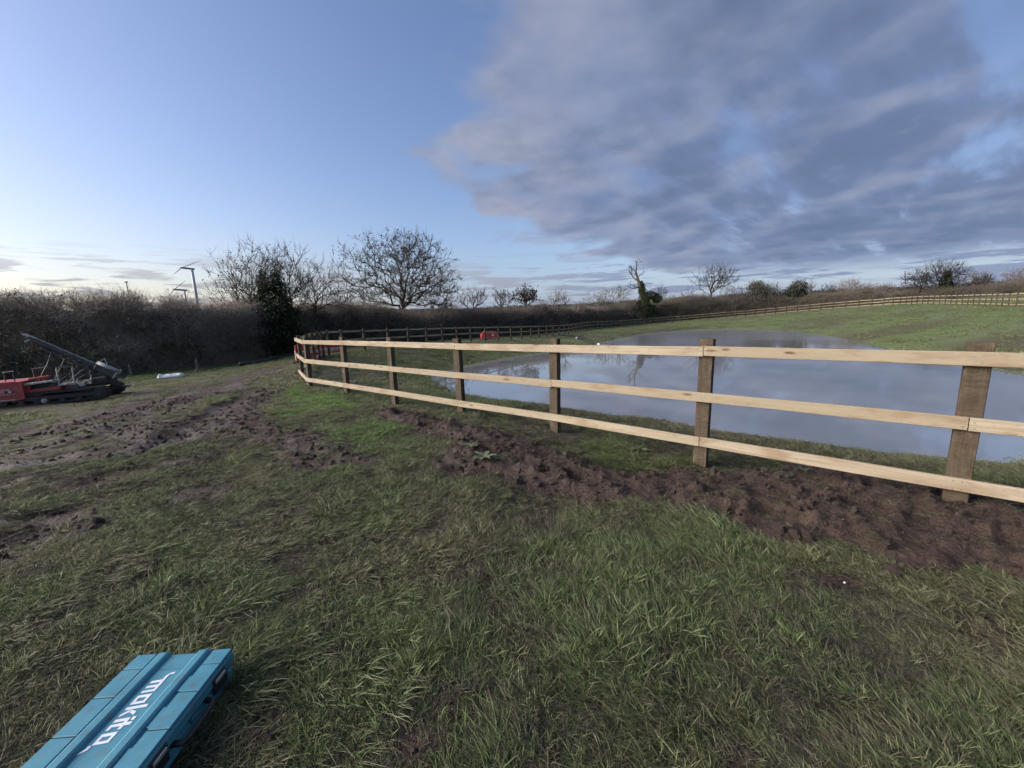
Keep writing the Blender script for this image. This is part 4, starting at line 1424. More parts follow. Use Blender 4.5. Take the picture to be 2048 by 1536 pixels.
NEAR_TUFTS = [tuft(200 + i, 40, .06, .04, .12, .0028, .1, 1.0, .08) for i in range(4)] + \
             [tuft(210 + i, 40, .065, .06, .15, .0028, .75, 1.2, .12) for i in range(4)] + \
             [tuft(220 + i, 34, .06, .04, .11, .0026, .3, 1.3, .5) for i in range(2)] + \
             [tuft(230 + i, 36, .045, .07, .16, .0036, .15, .8, .03) for i in range(2)]
MID_TUFTS = [tuft(240 + i, 70, .20, .06, .13, .008, .25, .9, .06) for i in range(4)] + [tuft(250, 60, .2, .06, .12, .008, .5, 1.0, .3)]
FAR_TUFTS = [tuft(260 + i, 90, .45, .07, .14, .016, .2, .8, .04) for i in range(3)]


THATCH_M = thatch_material()
THATCH = [tuft(280 + i, 40, .10, .03, .09, .0034, .2, 2.4, .75, THATCH_M) for i in range(4)]


def in_water(x, y, margin):
    return sdf_poly(np.asarray(x), np.asarray(y), SHORE) < margin


def grass_layer(name, label, n, xr, yr, rmin, rmax, protos, weights, smin, smax, keep_mud, seed, flat=False):
    r = np.random.default_rng(seed)
    # uniform over the ring that the field of view and a step to either side can see
    rad = np.sqrt(r.uniform(rmin ** 2, rmax ** 2, n))
    a = r.uniform(math.radians(-62), math.radians(62), n)
    ox = r.uniform(-1.2, 1.2, n) if rmax < 20 else 0
    x = np.sin(a) * rad + ox; y = np.cos(a) * rad - .35
    k_ = (x > xr[0]) & (x < xr[1]) & (y > yr[0]) & (y < yr[1])
    x, y = x[k_], y[k_]
    F = fields(x, y)
    mud, ridge, sparse, lush = F
    patch = fbm(x * 1.7, y * 1.7, 3, 141)
    p = (1 - smooth(mud, .25, .95) * (1 - keep_mud)) * (1 - sparse * .55) * (.52 + .6 * smooth(patch, .32, .62)) * (.40 + .8 * smooth(fbm(x * 5.5, y * 5.5, 2, 143), .34, .56)) * (1 + .6 * lush)
    if flat: p = 1 - smooth(mud, .35, .9) * .92
    ok = (r.random(len(x)) < p) & ~in_water(x, y, -.3)
    # nothing grows under the tool case
    ok &= ~((x > -1.70) & (x < -1.30) & (y > .98) & (y < 1.57))
    ok &= ~((x > -16.6) & (x < -12.0) & (y > 10.9) & (y < 14.2) & (r.random(len(x)) < .8))
    x, y = x[ok], y[ok]; F = tuple(f[ok] for f in F); patch = patch[ok]
    z = height(x, y, True, F)
    n2 = len(x)
    swirl = 2.2 + (fbm(x * .5, y * .5, 3, 151) - .5) * 5.0
    swirl = np.where(x < -.5, .55 + (fbm(x * .8, y * .8, 2, 152) - .5) * 2.6, swirl)
    rot = np.stack([r.normal(0, .12, n2), r.normal(0, .12, n2), swirl + r.normal(0, .45, n2)], -1)
    w = np.array(weights, float)
    idx = r.choice(len(w), n2, p=w / w.sum())
    scl = r.uniform(smin, smax, n2) * (.55 + .85 * patch) * (1 - .45 * F[2]) * (1 - .4 * F[0])
    tint = np.clip(.66 + (fbm(x * 1.1, y * 1.1, 4, 161) - .5) * 2.8 + r.normal(0, .2, n2) + F[2] * .12 - np.clip(F[3] - .35, 0, 1) * 1.1, np.where(F[3] > .62, 0, .25), 1)
    o = scatter(name, np.stack([x, y, z], -1), rot, scl, idx, tint, protos)
    tag(o, label, 'grass', kind='stuff')
    return n2


NW = [1, 1, 1, 1, 1.5, 1.5, 1.5, 1.5, .8, .8, .6, .6]
grass_layer('grass', 'rough trampled grass in the foreground', 40000, (-8, 8), (.55, 5.2), .8, 5.2, NEAR_TUFTS, NW, .45, 1.05, .05, 301)
grass_layer('grass_thatch', 'matted dead thatch under the foreground grass', 28000, (-10, 8), (.55, 8), .8, 8, THATCH, [1, 1, 1, 1], .7, 1.2, .10, 305, flat=True)
grass_layer('grass', 'rough grass round the churned mud by the fence', 48000, (-13, 9), (1, 11), 4.9, 11.5, NEAR_TUFTS, NW, .6, 1.2, .06, 302)
grass_layer('grass', 'grass on the pond bank and strip along the hedge', 26000, (-26, 24), (2, 30), 10.5, 32, MID_TUFTS, [1, 1, 1, 1, .6], .8, 1.3, .12, 303)
grass_layer('grass', 'distant grass on the slopes round the pond', 15000, (-30, 80), (10, 90), 26, 92, FAR_TUFTS, [1, 1, 1], .8, 1.25, .3, 304)


# ------------------------------------------------------------------ clods and pebbles in the turned soil
def clod_mesh(seed, mat):
    import bmesh
    r = np.random.default_rng(seed)
    bm = bmesh.new(); bmesh.ops.create_icosphere(bm, subdivisions=2, radius=1.0)
    o = r.uniform(0, 40, 3)
    for v in bm.verts:
        c = np.array(v.co)
        k_ = .72 + .75 * float(fbm(np.array([c[0] * 1.5 + o[0] + c[2]]), np.array([c[1] * 1.5 + o[1] - c[2] * .7]), 3, seed)[0])
        k_ *= .70 + .6 * r.random()
        v.co = Vector(c * k_ * np.array([1.15, .9, .62]))
    me = bpy.data.meshes.new('clod'); bm.to_mesh(me); bm.free()
    me.materials.append(mat)
    return me


def clod_material():
    m, t, bs = mat_new('clay_clods')
    co = t.new('ShaderNodeTexCoord').outputs['Object']
    tint = t.attr('tint', 'INSTANCER')
    n = t.noise(co, 3.2, 6, .65)
    c = t.mix(t.ss(n, .3, .7), (.038, .024, .0175), (.105, .069, .051))
    c = t.mix(t.math('MULTIPLY', t.ss(tint, .6, 1.0), .6), c, (.125, .092, .066))
    t.put(bs.inputs['Base Color'], c)
    t.put(bs.inputs['Roughness'], t.math('SUBTRACT', .85, t.math('MULTIPLY', t.ss(n, .5, .7), .3)))
    t.put(bs.inputs['Normal'], t.bump(t.noise(co, 9, 5, .65), .8, .12))
    return m


CLOD_M = clod_material()
CLODS = [clod_mesh(400 + i, CLOD_M) for i in range(6)]
nc = 60000
cx, cy = rng.uniform(-10, 6.5, nc), rng.uniform(1.2, 11, nc)
Fc = fields(cx, cy)
okc = (rng.random(nc) < (smooth(Fc[0], .40, .8) * (.55 + .45 * Fc[1])) * (.35 + .65 * smooth(fbm(cx * 2.5, cy * 2.5, 3, 171), .38, .6)))
cx, cy = cx[okc], cy[okc]; Fc = tuple(f[okc] for f in Fc)
nc = len(cx)
cs = .005 + .026 * rng.random(nc) ** 3.6 + .022 * rng.random(nc) * (rng.random(nc) < .06)
clods = scatter('mud_clods', np.stack([cx, cy, height(cx, cy, True, Fc) + cs * .1], -1), rng.uniform(0, 6.28, (nc, 3)) * np.array([.25, .25, 1]), cs, rng.integers(0, 6, nc), rng.random(nc), CLODS)
tag(clods, 'crumbled brown clods lying in the turned soil', 'soil', kind='stuff')
PEB_M = mat_simple('chalky_pebble', (.52, .49, .44), .7, .2, 20)
PEBS = [clod_mesh(420 + i, PEB_M) for i in range(3)]
npb = 110
qx, qy = rng.uniform(-6, 5.5, npb), rng.uniform(1.8, 8, npb)
Fq = fields(qx, qy); okq = Fq[0] > .5
qx, qy = qx[okq], qy[okq]; Fq = tuple(f[okq] for f in Fq); npb = len(qx)
pebs = scatter('pebbles', np.stack([qx, qy, height(qx, qy, True, Fq) + .004], -1), rng.uniform(0, 6.28, (npb, 3)), 0.003 + .005 * rng.random(npb) ** 2, rng.integers(0, 3, npb), rng.random(npb), PEBS)
tag(pebs, 'small pale pebbles scattered in the brown soil', 'pebbles', kind='stuff')

# weeds
WEED_M = leaf_material('grey_green_weed', (.085, .115, .060), (.15, .18, .10), (.11, .13, .055), .2)


def weed(label, x, y, n, size, seed):
    r = random.Random(seed)
    root = empty('weed_plant', (x, y, hz(x, y) + .005))
    for i in range(n):
        mb = MB()
        a = i * 2.399 + r.uniform(-.3, .3); L = size * r.uniform(.6, 1.1); rise = r.uniform(.25, .85); w = L * .17
        vs, fs = [], []
        for k_, t_ in enumerate((0, .25, .5, .75, 1.0)):
            rr = L * t_; z = L * rise * (t_ - .62 * t_ * t_)
            ww = w * (.25, .85, 1.0, .8, .05)[k_] * (1 + .18 * r.uniform(-1, 1))
            for s_ in (-1, 0, 1):
                vs.append((rr * math.cos(a) - s_ * ww * math.sin(a), rr * math.sin(a) + s_ * ww * math.cos(a), z + abs(s_) * ww * .35))
        for k_ in range(4):
            for s_ in range(2):
                b = k_ * 3 + s_
                fs.append((b, b + 1, b + 4, b + 3))
        mb.add(vs, fs)
        mb.build('leaf', WEED_M, root, True)
    tag(root, label, 'weed')


weed('largest grey-green weed rosette on the mud ridge left of centre', -.33, 4.03, 13, .16, 1)
weed('small weed just behind the largest rosette on the ridge', -.50, 4.33, 9, .10, 2)
weed('weed sprig on the mud in front of the fence centre', .58, 4.28, 8, .10, 3)
weed('bushy weed at the foot of the ridge below the middle rail', 1.45, 4.42, 12, .13, 4)
weed('weed growing under the bottom rail between the two nearest posts', 2.72, 3.55, 9, .09, 5)
weed('pale weed in the trampled grass left of the ridge', -1.32, 4.55, 9, .11, 6)


# ------------------------------------------------------------------ tool case in the foreground
def blue_plastic():
    m, t, bs = mat_new('blue_moulded_plastic')
    co = t.new('ShaderNodeTexCoord').outputs['Object']
    n = t.noise(co, 7, 5, .6); g = t.noise(co, 900, 2, .5); sc_ = t.noise(t.vmath('MULTIPLY', co, (90, 9, 20)), 1, 4, .6)
    c = t.mix(t.ss(n, .3, .7), (.040, .185, .260), (.055, .228, .305))
    c = t.mix(t.math('MULTIPLY', t.ss(sc_, .62, .75), .25), c, (.13, .28, .34))
    dz = t.noise(co, 22, 6, .7)
    c = t.mix(t.math('MULTIPLY', t.ss(dz, .52, .70), .55), c, (.10, .095, .08))
    sp_ = t.noise(co, 130, 4, .7)
    c = t.mix(t.math('MULTIPLY', t.ss(sp_, .64, .70), .7), c, (.07, .055, .042))
    t.put(bs.inputs['Base Color'], c)
    t.put(bs.inputs['Roughness'], t.math('ADD', .42, t.math('MULTIPLY', n, .2)))
    t.put(bs.inputs['Normal'], t.bump(g, .25, .0006))
    return m


BLUE = blue_plastic()
BLACKP = mat_simple('black_plastic', (.016, .017, .019), .5, .2, 40, bump=.2)
WHITEP = mat_simple('white_lettering', (.70, .72, .78), .5, .06, 30)
STEEL = mat_simple('worn_steel', (.42, .42, .40), .45, .25, 25, .6)


def tool_case():
    gz = float(np.median(height(np.linspace(-1.7, -1.3, 8), np.linspace(1.1, 1.55, 8), False)))
    W, L, top = .415, .56, .150
    cx0, cy0 = -1.5, 1.585 - L / 2
    root = empty('tool_case', (cx0, cy0, gz + .012), math.radians(3.2))
    root.rotation_euler = (math.radians(-.6), math.radians(.4), math.radians(3.2))
    # local: x across (right is +x), y along (far is +y), z up
    mb = MB(); mb.box((0, 0, .036), (W - .014, L - .014, .072), bev=.012); mb.build('lower_shell', BLUE, root)
    mb = MB(); mb.box((0, 0, .0755), (W - .03, L - .03, .006), bev=.001); mb.build('seam', BLACKP, root)
    mb = MB()
    mb.box((0, 0, .1075), (W, L, .058), bev=.012)
    lid = mb.build('lid', BLUE, root)
    zt = .1365
    # side strips moulded as overlapping raised panels
    yb = [L / 2 - .008, .192, .060, -.092, -.235, -L / 2 + .008]
    for side in (-1, 1):
        x0, x1 = (-W / 2 + .004, -.118) if side < 0 else (.124, W / 2 - .004)
        for k_ in range(5):
            p = MB()
            y1, y0 = yb[k_], yb[k_ + 1] + .004
            p.box(((x0 + x1) / 2, (y0 + y1) / 2, zt + .004), (x1 - x0, y1 - y0, .012), bev=.003)
            p.build('raised_panel', BLUE, lid)
            if side > 0 and k_ in (1, 2, 3):     # stepped tongue beside the rib
                q = MB(); q.box((x0 - .004, (y0 + y1) / 2 - .025, zt + .003), (.014, (y1 - y0) * .55, .011), bev=.002)
                q.build('step', BLUE, lid)
    for xc, w in ((-.089, .056), (.083, .054)):
        r_ = MB()
        prof = [(-w / 2, 0), (-w / 2 + .006, .014), (-w / 2 + .014, .0185), (w / 2 - .014, .0185), (w / 2 - .006, .014), (w / 2, 0)]
        vs, fs = [], []
        for y_, k_ in ((-L / 2 + .002, 1.0), (L / 2 - .014, 1.0), (L / 2 - .002, .55)):
            vs += [(xc + a, y_, zt - .002 + b * k_) for a, b in prof]
        for s_ in range(2):
            fs += [(s_ * 6 + i, s_ * 6 + i + 1, s_ * 6 + 7 + i, s_ * 6 + 6 + i) for i in range(5)]
        fs += [(0, 1, 2, 3, 4, 5), (17, 16, 15, 14, 13, 12)]
        r_.add(vs, fs); r_.build('rib', BLUE, lid)
    # fine moulding line across the middle strip
    ml = MB(); ml.box((-.003, .190, zt + .0006), (.108, .003, .0022)); ml.build('moulding_line', BLUE, lid)
    # lettering: stroke outlines in (t along the word, h up), word runs towards the viewer, tops to the right
    Lt = []
    def R(t0, h0, t1, h1): Lt.append([(t0, h0), (t1, h0), (t1, h1), (t0, h1)])
    s = .29
    x = 0.0                                                            # m
    Lt.append([(x - .70, 1.00), (x - .42, .78), (x + 1.35, .78), (x + 1.35, 1.00)])
    Lt.append([(x - .70, 1.0), (x - .52, 1.0), (x - .52, 1.34), (x - .74, 1.34)])
    R(x, 0, x + s, .8); R(x + .55, 0, x + .55 + s, .8); R(x + 1.10, 0, x + 1.35, .8)
    def letter_a(x, tail):
        R(x, .78, x + .95, 1.0); R(x, 0, x + s, .79); R(x + s, 0, x + .72, .22)
        R(x + .70, 0, x + .95, .79)
        if tail:
            Lt.append([(x + .93, 0), (x + 1.30, 0), (x + 1.62, -.42), (x + 1.40, -.42), (x + 1.18, -.2), (x + .93, -.2)])
    letter_a(1.60, False)
    x = 2.80                                                           # k
    R(x, 0, x + s, 1.45)
    Lt.append([(x + s, .42), (x + .62, 1.0), (x + .95, 1.0), (x + .50, .42)])
    Lt.append([(x + s, .43), (x + .52, .60), (x + .98, 0), (x + .68, 0)])
    x = 3.98                                                           # i
    R(x, 0, x + s, 1.0); R(x - .02, 1.13, x + s + .02, 1.38)
    x = 4.45                                                           # t
    R(x, 0, x + s, 1.40); R(x - .20, .78, x, 1.0); R(x + s, .78, x + .62, 1.0); R(x + s, 0, x + .55, .22)
    letter_a(5.28, True)
    T0, T1 = -.70, 6.95
    # local y of the far end and of the near end of the word
    ya, ybn = .165, -.150
    hs = .050
    tx = MB()
    for poly in Lt:
        pts = []
        for tt, hh in poly:
            tt += (hh - .5) * -.16
            y_ = ya + (ybn - ya) * (tt - T0) / (T1 - T0)
            pts.append((-.032 + hh * hs - .004, y_, zt + .0016))
        n_ = len(pts)
        vs = pts + [(a, b, zt + .0004) for a, b, _ in pts]
        ar = sum(pts[i][0] * pts[(i + 1) % n_][1] - pts[(i + 1) % n_][0] * pts[i][1] for i in range(n_))
        f0 = tuple(range(n_)) if ar > 0 else tuple(range(n_))[::-1]
        tx.add(vs, [f0] + [(i, (i + 1) % n_, (i + 1) % n_ + n_, i + n_) for i in range(n_)])
    tx.build('lettering', WHITEP, lid)
    # latches and carrying handle on the right hand side
    for yc in (.165, -.155):
        b = MB(); b.box((W / 2 - .001, yc, .086), (.014, .078, .074), bev=.004); lt_ = b.build('latch', BLACKP, root)
        b = MB(); b.box((W / 2 + .007, yc, .104), (.008, .060, .018), bev=.003); b.build('latch_lip', STEEL, lt_)
    h = MB()
    h.tube([(W / 2 - .008, .085, .078), (W / 2 + .028, .078, .076), (W / 2 + .036, .05, .075), (W / 2 + .036, -.06, .075), (W / 2 + .028, -.086, .076), (W / 2 - .008, -.092, .078)], .011, 8)
    h.build('handle', BLACKP, root, True)
    for yc in (.235, .02, -.235):
        b = MB(); b.box((W / 2 - .006, yc, .045), (.010, .034, .064), bev=.003); b.build('side_rib', BLUE, root)
    tag(root, 'blue plastic power tool case with white lettering lying on the grass', 'tool case')


tool_case()


# ------------------------------------------------------------------ tracked post driver
def machine():
    K = 1.36
    ox, oy = -15.22, 11.62
    z0 = -.575
    root = empty('tracked_post_driver', (ox, oy, z0), math.atan2(.81, 1.64))
    RED = mat_simple('faded_red_paint', (.40, .070, .062), .5, .22, 5, dirt=(.10, .075, .06), dirt_amt=.6, bump=.15)
    PINK = mat_simple('sun_bleached_red_trim', (.50, .20, .19), .5, .2, 6, dirt=(.18, .14, .12), dirt_amt=.5)
    DARK = mat_simple('oily_black_steel', (.030, .030, .031), .5, .3, 7, .2, dirt=(.08, .066, .052), dirt_amt=.6, bump=.2)
    GREY = mat_simple('mast_grey_steel', (.050, .051, .054), .55, .3, 6, .1, dirt=(.09, .075, .06), dirt_amt=.5)
    LIGHT = mat_simple('scuffed_pale_steel', (.42, .43, .41), .5, .25, 9, .3, dirt=(.14, .12, .10), dirt_amt=.5)
    RUB = mat_simple('muddy_track_rubber', (.032, .028, .026), .9, .3, 8, dirt=(.085, .062, .048), dirt_amt=.8, bump=.4)
    def P(s, z, y=0.0): return (s * K, y * K, z * K)
    # --- two crawler tracks
    for y0 in (-.02, .78):
        tr = MB(); out = []
        r0, cxl, cxr, cz = .135, .06, 1.66, .135
        for a in np.linspace(math.pi / 2, 1.5 * math.pi, 10): out.append(((cxl + r0 * math.cos(a)) * K, (cz + r0 * math.sin(a)) * K))
        for a in np.linspace(-math.pi / 2, math.pi / 2, 10): out.append(((cxr + r0 * 1.08 * math.cos(a)) * K, (cz + .02 + r0 * 1.08 * math.sin(a)) * K))
        inn = []
        n_ = len(out)
        c_ = (.86 * K, .145 * K)
        for (a, b) in out: inn.append((a + (c_[0] - a) * .045, b + (c_[1] - b) * .32))
        y1, y2 = y0 * K, (y0 + .21) * K
        vs = [(a, y1, b) for a, b in out] + [(a, y2, b) for a, b in out] + [(a, y1, b) for a, b in inn] + [(a, y2, b) for a, b in inn]
        fs = []
        for i in range(n_):
            j = (i + 1) % n_
            fs += [(i, i + n_, j + n_, j), (2 * n_ + i, 2 * n_ + j, 3 * n_ + j, 3 * n_ + i), (i, j, 2 * n_ + j, 2 * n_ + i), (n_ + i, 3 * n_ + i, 3 * n_ + j, n_ + j)]
        tr.add(vs, fs)
        track = tr.build('track', RUB, root)
        # lugs round the belt
        pts = [Vector((a, 0, b)) for a, b in out]; per = []
        for i in range(n_):
            a, b = pts[i], pts[(i + 1) % n_]
            m_ = max(1, int((b - a).length / .085))
            for q in range(m_): per.append((a.lerp(b, (q + .5) / m_), (b - a).normalized()))
        lug = MB(); lug.box((0, 0, 0), (.035, .20 * K, .04), bev=.006); lm = lug.mesh('lug', RUB)
        for p_, d_ in per:
            o = add_obj('lug', lm, track); o.location = (p_.x, (y0 + .105) * K, p_.z)
            o.rotation_euler = (0, -math.atan2(d_.z, d_.x), 0)
        fr = MB(); fr.box(P(.86, .145, y0 + .105), (1.5 * K, .15 * K, .11 * K), bev=.02); fr.build('track_frame', DARK, root)
        for s_, z_, rr, m_ in ((.06, .135, .105, DARK), (.36, .07, .055, DARK), (.60, .07, .055, DARK), (.72, .085, .050, LIGHT), (1.02, .07, .055, DARK), (1.30, .07, .055, DARK), (1.66, .155, .11, DARK)):
            w_ = MB(); w_.tube([P(s_, z_, y0 - .012), P(s_, z_, y0 + .2)], rr * K, 16); ro = w_.build('roller', m_, root)
            h_ = MB(); h_.tube([P(s_, z_, y0 - .028), P(s_, z_, y0 - .010)], rr * K * .42, 10); h_.build('hub', LIGHT if m_ is LIGHT else GREY, ro)
    # --- engine housing
    b = MB(); b.prism([P(-.72, .14)[::2], P(.30, .135)[::2], P(.44, .17)[::2], P(.44, .555)[::2], P(-.72, .53)[::2]], -.05 * K, .92 * K)
    body = b.build('engine_housing', RED, root)
    g = MB(); g.box(P(-.16, .41, -0.054), (.48 * K, .012, .155 * K)); gr = g.build('grille', DARK, body)
    for k_ in range(6):
        s_ = MB(); s_.box(P(-.16, .348 + .026 * k_, -0.062), (.46 * K, .02, .010 * K), Matrix.Rotation(.5, 3, 'X')); s_.build('louvre', DARK, gr)
    t_ = MB(); t_.bar(P(-.72, .533, -0.055), P(.36, .558, -0.055), .03, .026 * K, bev=.004); t_.build('top_trim', PINK, body)
    t_ = MB(); t_.bar(P(-.72, .262, -0.055), P(.33, .292, -0.055), .026, .028 * K, bev=.004); t_.build('side_trim', PINK, body)
    t_ = MB(); t_.bar(P(-.72, .155, -0.055), P(.30, .165, -0.055), .026, .02 * K, bev=.004); t_.build('sill_trim', LIGHT, body)
    t_ = MB(); t_.box(P(.15, .36, -0.057), (.22 * K, .02, .11 * K), bev=.006); t_.build('side_panel', PINK, body)
    l_ = MB(); l_.tube([P(.25, .35, -0.080), P(.25, .35, -0.054)], .030 * K, 12); l_.build('lamp', LIGHT, body)
    t_ = MB(); t_.box(P(.19, .345, -0.064), (.05 * K, .012, .05 * K), bev=.003); t_.build('badge', DARK, body)
    # --- deck with hollow, pale plate and red arm
    d_ = MB(); d_.prism([P(.44, .16)[::2], P(.60, .175)[::2], P(.74, .27)[::2], P(.99, .315)[::2], P(1.0, .40)[::2], P(.44, .34)[::2]], .06 * K, .88 * K)
    d_.build('deck', RED, root)
    d_ = MB(); d_.box(P(.68, .405, .30), (.44 * K, .3 * K, .12 * K), bev=.02); d_.build('recess_shade', DARK, root)  # dark block standing in for the shaded recess under the plate
    d_ = MB(); d_.prism([P(.44, .34)[::2], P(.50, .36)[::2], P(.50, .46)[::2], P(.44, .47)[::2]], .06 * K, .86 * K); d_.build('bulkhead', RED, root)
    p_ = MB(); p_.bar(P(.45, .475, .12), P(.91, .507, .12), .24 * K, .045 * K, bev=.008); p_.build('running_board', LIGHT, root)
    a_ = MB(); a_.bar(P(.46, .575, .2), P(.80, .615, .2), .09 * K, .045 * K, bev=.008); a_.build('lift_arm', RED, root)
    a_ = MB(); a_.bar(P(.50, .50, .2), P(.50, .585, .2), .06 * K, .06 * K, bev=.008); a_.bar(P(.76, .50, .2), P(.76, .60, .2), .05 * K, .05 * K, bev=.006); a_.build('arm_bracket', DARK, root)
    # --- mast
    ym = .42
    def M(s, z, y=ym): return P(s, z, y)
    a0, a1 = Vector(M(.42, 1.585)), Vector(M(2.0, .435))
    dirm = (a1 - a0).normalized(); nrm = Vector((-dirm.z, 0, dirm.x)); nrm = -nrm if nrm.z < 0 else nrm
    m_ = MB()
    for y_ in (-.075, .075):
        m_.bar(a0 + Vector((.14, y_ * K, -.1)), a1 + Vector((0, y_ * K, 0)), .022 * K, .045 * K, upv=nrm, bev=.004)
    mast = m_.build('mast', GREY, root)
    m_ = MB(); m_.bar(a0 + nrm * .045 + dirm * .05, a1 + nrm * .045 - dirm * .55, .03 * K, .012 * K, upv=nrm); m_.build('mast_rail', LIGHT, mast)
    m_ = MB(); m_.bar(a0 - nrm * .17 + dirm * .55, a1 - nrm * .17 - dirm * .1, .05 * K, .040 * K, upv=nrm, bev=.006); m_.build('mast_spine', GREY, mast)
    Lm = (a1 - a0).length
    for k_ in range(12):
        f0, f1 = .5 + k_ * (Lm - .6) / 12, .5 + (k_ + .5) * (Lm - .6) / 12
        c_ = MB(); c_.bar(a0 + dirm * f0 - nrm * .02, a0 + dirm * f1 - nrm * .17, .03, .03); c_.bar(a0 + dirm * f1 - nrm * .17, a0 + dirm * (2 * f1 - f0) - nrm * .02, .03, .03); c_.build('lattice', DARK, mast)
    for k_ in range(9):
        q = a0 + dirm * (.22 + k_ * .25)
        c_ = MB(); c_.bar(q + Vector((0, -.075 * K, 0)), q + Vector((0, .075 * K, 0)), .03, .05, upv=nrm); c_.build('cross_brace', DARK, mast)
    m_ = MB(); m_.bar(a0, a0 + dirm * .28, .022 * K, .022 * K, upv=nrm); m_.bar(a0 + dirm * .2 - nrm * .16 - Vector((.05, 0, 0)), a0 + dirm * .24, .03, .035, upv=nrm); m_.build('mast_tip', LIGHT, mast)
    # hammer
    h0, h1 = Vector(M(1.52, .745)) , Vector(M(1.86, .50))
    h_ = MB(); h_.bar(h0 + nrm * .05, h1 + nrm * .05, .20 * K, .185 * K, upv=nrm, bev=.02); ham = h_.build('hammer', GREY, mast)
    h_ = MB(); h_.tube([h0 + nrm * .17 - Vector((0, .1, 0)), h1 + nrm * .17 - Vector((0, .1, 0))], .045 * K, 12); h_.build('hammer_cylinder', LIGHT, ham, True)
    h_ = MB(); h_.bar(h1 + nrm * .20, h1 - nrm * .10, .22 * K, .028 * K, upv=dirm, bev=.004); h_.build('hammer_flange', LIGHT, ham)
    h_ = MB(); h_.bar(h0 + nrm * .12 - dirm * .02, h0 + nrm * .36 + dirm * .06, .02, .02); h_.bar(h0 + nrm * .36 + dirm * .06, h0 + nrm * .22 + dirm * .20, .02, .02); h_.build('guide_hook', LIGHT, ham)
    # foot and slide
    f_ = MB(); f_.bar(M(1.62, .46), M(1.93, .26), .10 * K, .11 * K, upv=nrm, bev=.012); f_.bar(M(1.42, .40), M(1.72, .42), .16 * K, .16 * K, bev=.02); foot = f_.build('mast_foot', DARK, root)
    f_ = MB(); f_.box(M(1.99, .222), (.18 * K, .16 * K, .035 * K), Matrix.Rotation(.1, 3, 'Y'), .008); f_.build('foot_pad', DARK, foot)
    # mast supports and operator cage
    c_ = MB(); c_.bar(P(.74, .50, ym), P(.76, 1.26, ym), .035 * K, .04 * K); c_.bar(P(.70, .50, ym + .2), P(1.05, 1.02, ym), .03 * K, .03 * K); c_.build('mast_prop', DARK, root)
    for s0, s1, y_ in ((.98, .965, .1), (1.10, 1.07, .5), (1.24, 1.22, .1), (1.30, 1.27, .75)):
        v_ = MB(); v_.tube([P(s1, .40, y_), P(s0, .80, y_)], .014 * K, 7); v_.build('cage_bar', LIGHT if y_ < .3 else GREY, root)
    v_ = MB(); v_.tube([P(.965, .80, .1), P(1.25, .79, .1)], .013 * K, 7); v_.tube([P(.98, .80, .1), P(1.10, .81, .5)], .013 * K, 7); v_.build('cage_top', GREY, root)
    v_ = MB(); v_.tube([P(.43, .77, .45), P(.74, .81, .45)], .018 * K, 7); v_.tube([P(.45, .56, .45), P(.45, .77, .45)], .016 * K, 7); v_.build('cross_tube', GREY, root)
    # control valves, levers and hoses
    v_ = MB(); v_.box(P(1.12, .405, .2), (.30 * K, .16 * K, .06 * K), bev=.01); v_.build('valve_block', LIGHT, root)
    v_ = MB(); v_.bar(P(.96, .40, .08), P(1.10, .405, .08), .10 * K, .022 * K, bev=.004); v_.build('step_plate', LIGHT, root)
    for s_ in (1.06, 1.12, 1.18, 1.24):
        v_ = MB(); v_.tube([P(s_, .43, .2), P(s_ + .012, .50, .17)], .006 * K, 6); v_.build('valve_lever', LIGHT, root)
    v_ = MB(); v_.bar(P(.03, .752, .3), P(.21, .772, .3), .02 * K, .018 * K, bev=.004); lv = v_.build('grab_handle', LIGHT, root)
    v_ = MB(); v_.tube([P(.05, .54, .3), P(.05, .752, .3)], .010 * K, 6); v_.tube([P(.19, .545, .3), P(.19, .77, .3)], .010 * K, 6); v_.build('handle_stay', DARK, lv)
    for k_, (sa, za, sb, zb, dz) in enumerate([(1.05, .42, 1.55, .72, .1), (1.12, .42, 1.62, .66, .04), (.80, .46, 1.30, .93, -.12), (1.2, .42, 1.45, .55, -.1), (.62, .48, .86, 1.15, .06), (1.3, .35, 1.7, .48, -.06)]):
        pts = []
        for t__ in np.linspace(0, 1, 9):
            pts.append(P(sa + (sb - sa) * t__, za + (zb - za) * t__ + dz * math.sin(math.pi * t__), .24 + .16 * t__ + .05 * math.sin(7 * t__ + k_)))
        v_ = MB(); v_.tube(pts, .012 * K, 7); v_.build('hydraulic_hose', DARK, root, True)
    for s_, z_, y_, sx, sz in ((1.33, .37, .15, .10, .08), (1.18, .33, .12, .2, .05), (1.42, .44, .2, .12, .05), (.88, .43, .1, .08, .06)):
        v_ = MB(); v_.box(P(s_, z_, y_), (sx * K, .1 * K, sz * K), bev=.008); v_.build('bracket', LIGHT if s_ > 1.2 else GREY, root)
    tag(root, 'red tracked post driver with its grey mast laid back beside the hedge', 'machine')


machine()

# ------------------------------------------------------------------ things left along the fence and hedge
PLRED = mat_simple('red_barrier_plastic', (.42, .035, .040), .45, .18, 6, dirt=(.16, .12, .10), dirt_amt=.4)
PLWHITE = mat_simple('dirty_white_plastic', (.46, .46, .45), .5, .12, 8, dirt=(.25, .22, .18), dirt_amt=.5)
BLKRUB = mat_simple('black_rubber_hose', (.014, .015, .015), .5, .2, 8)


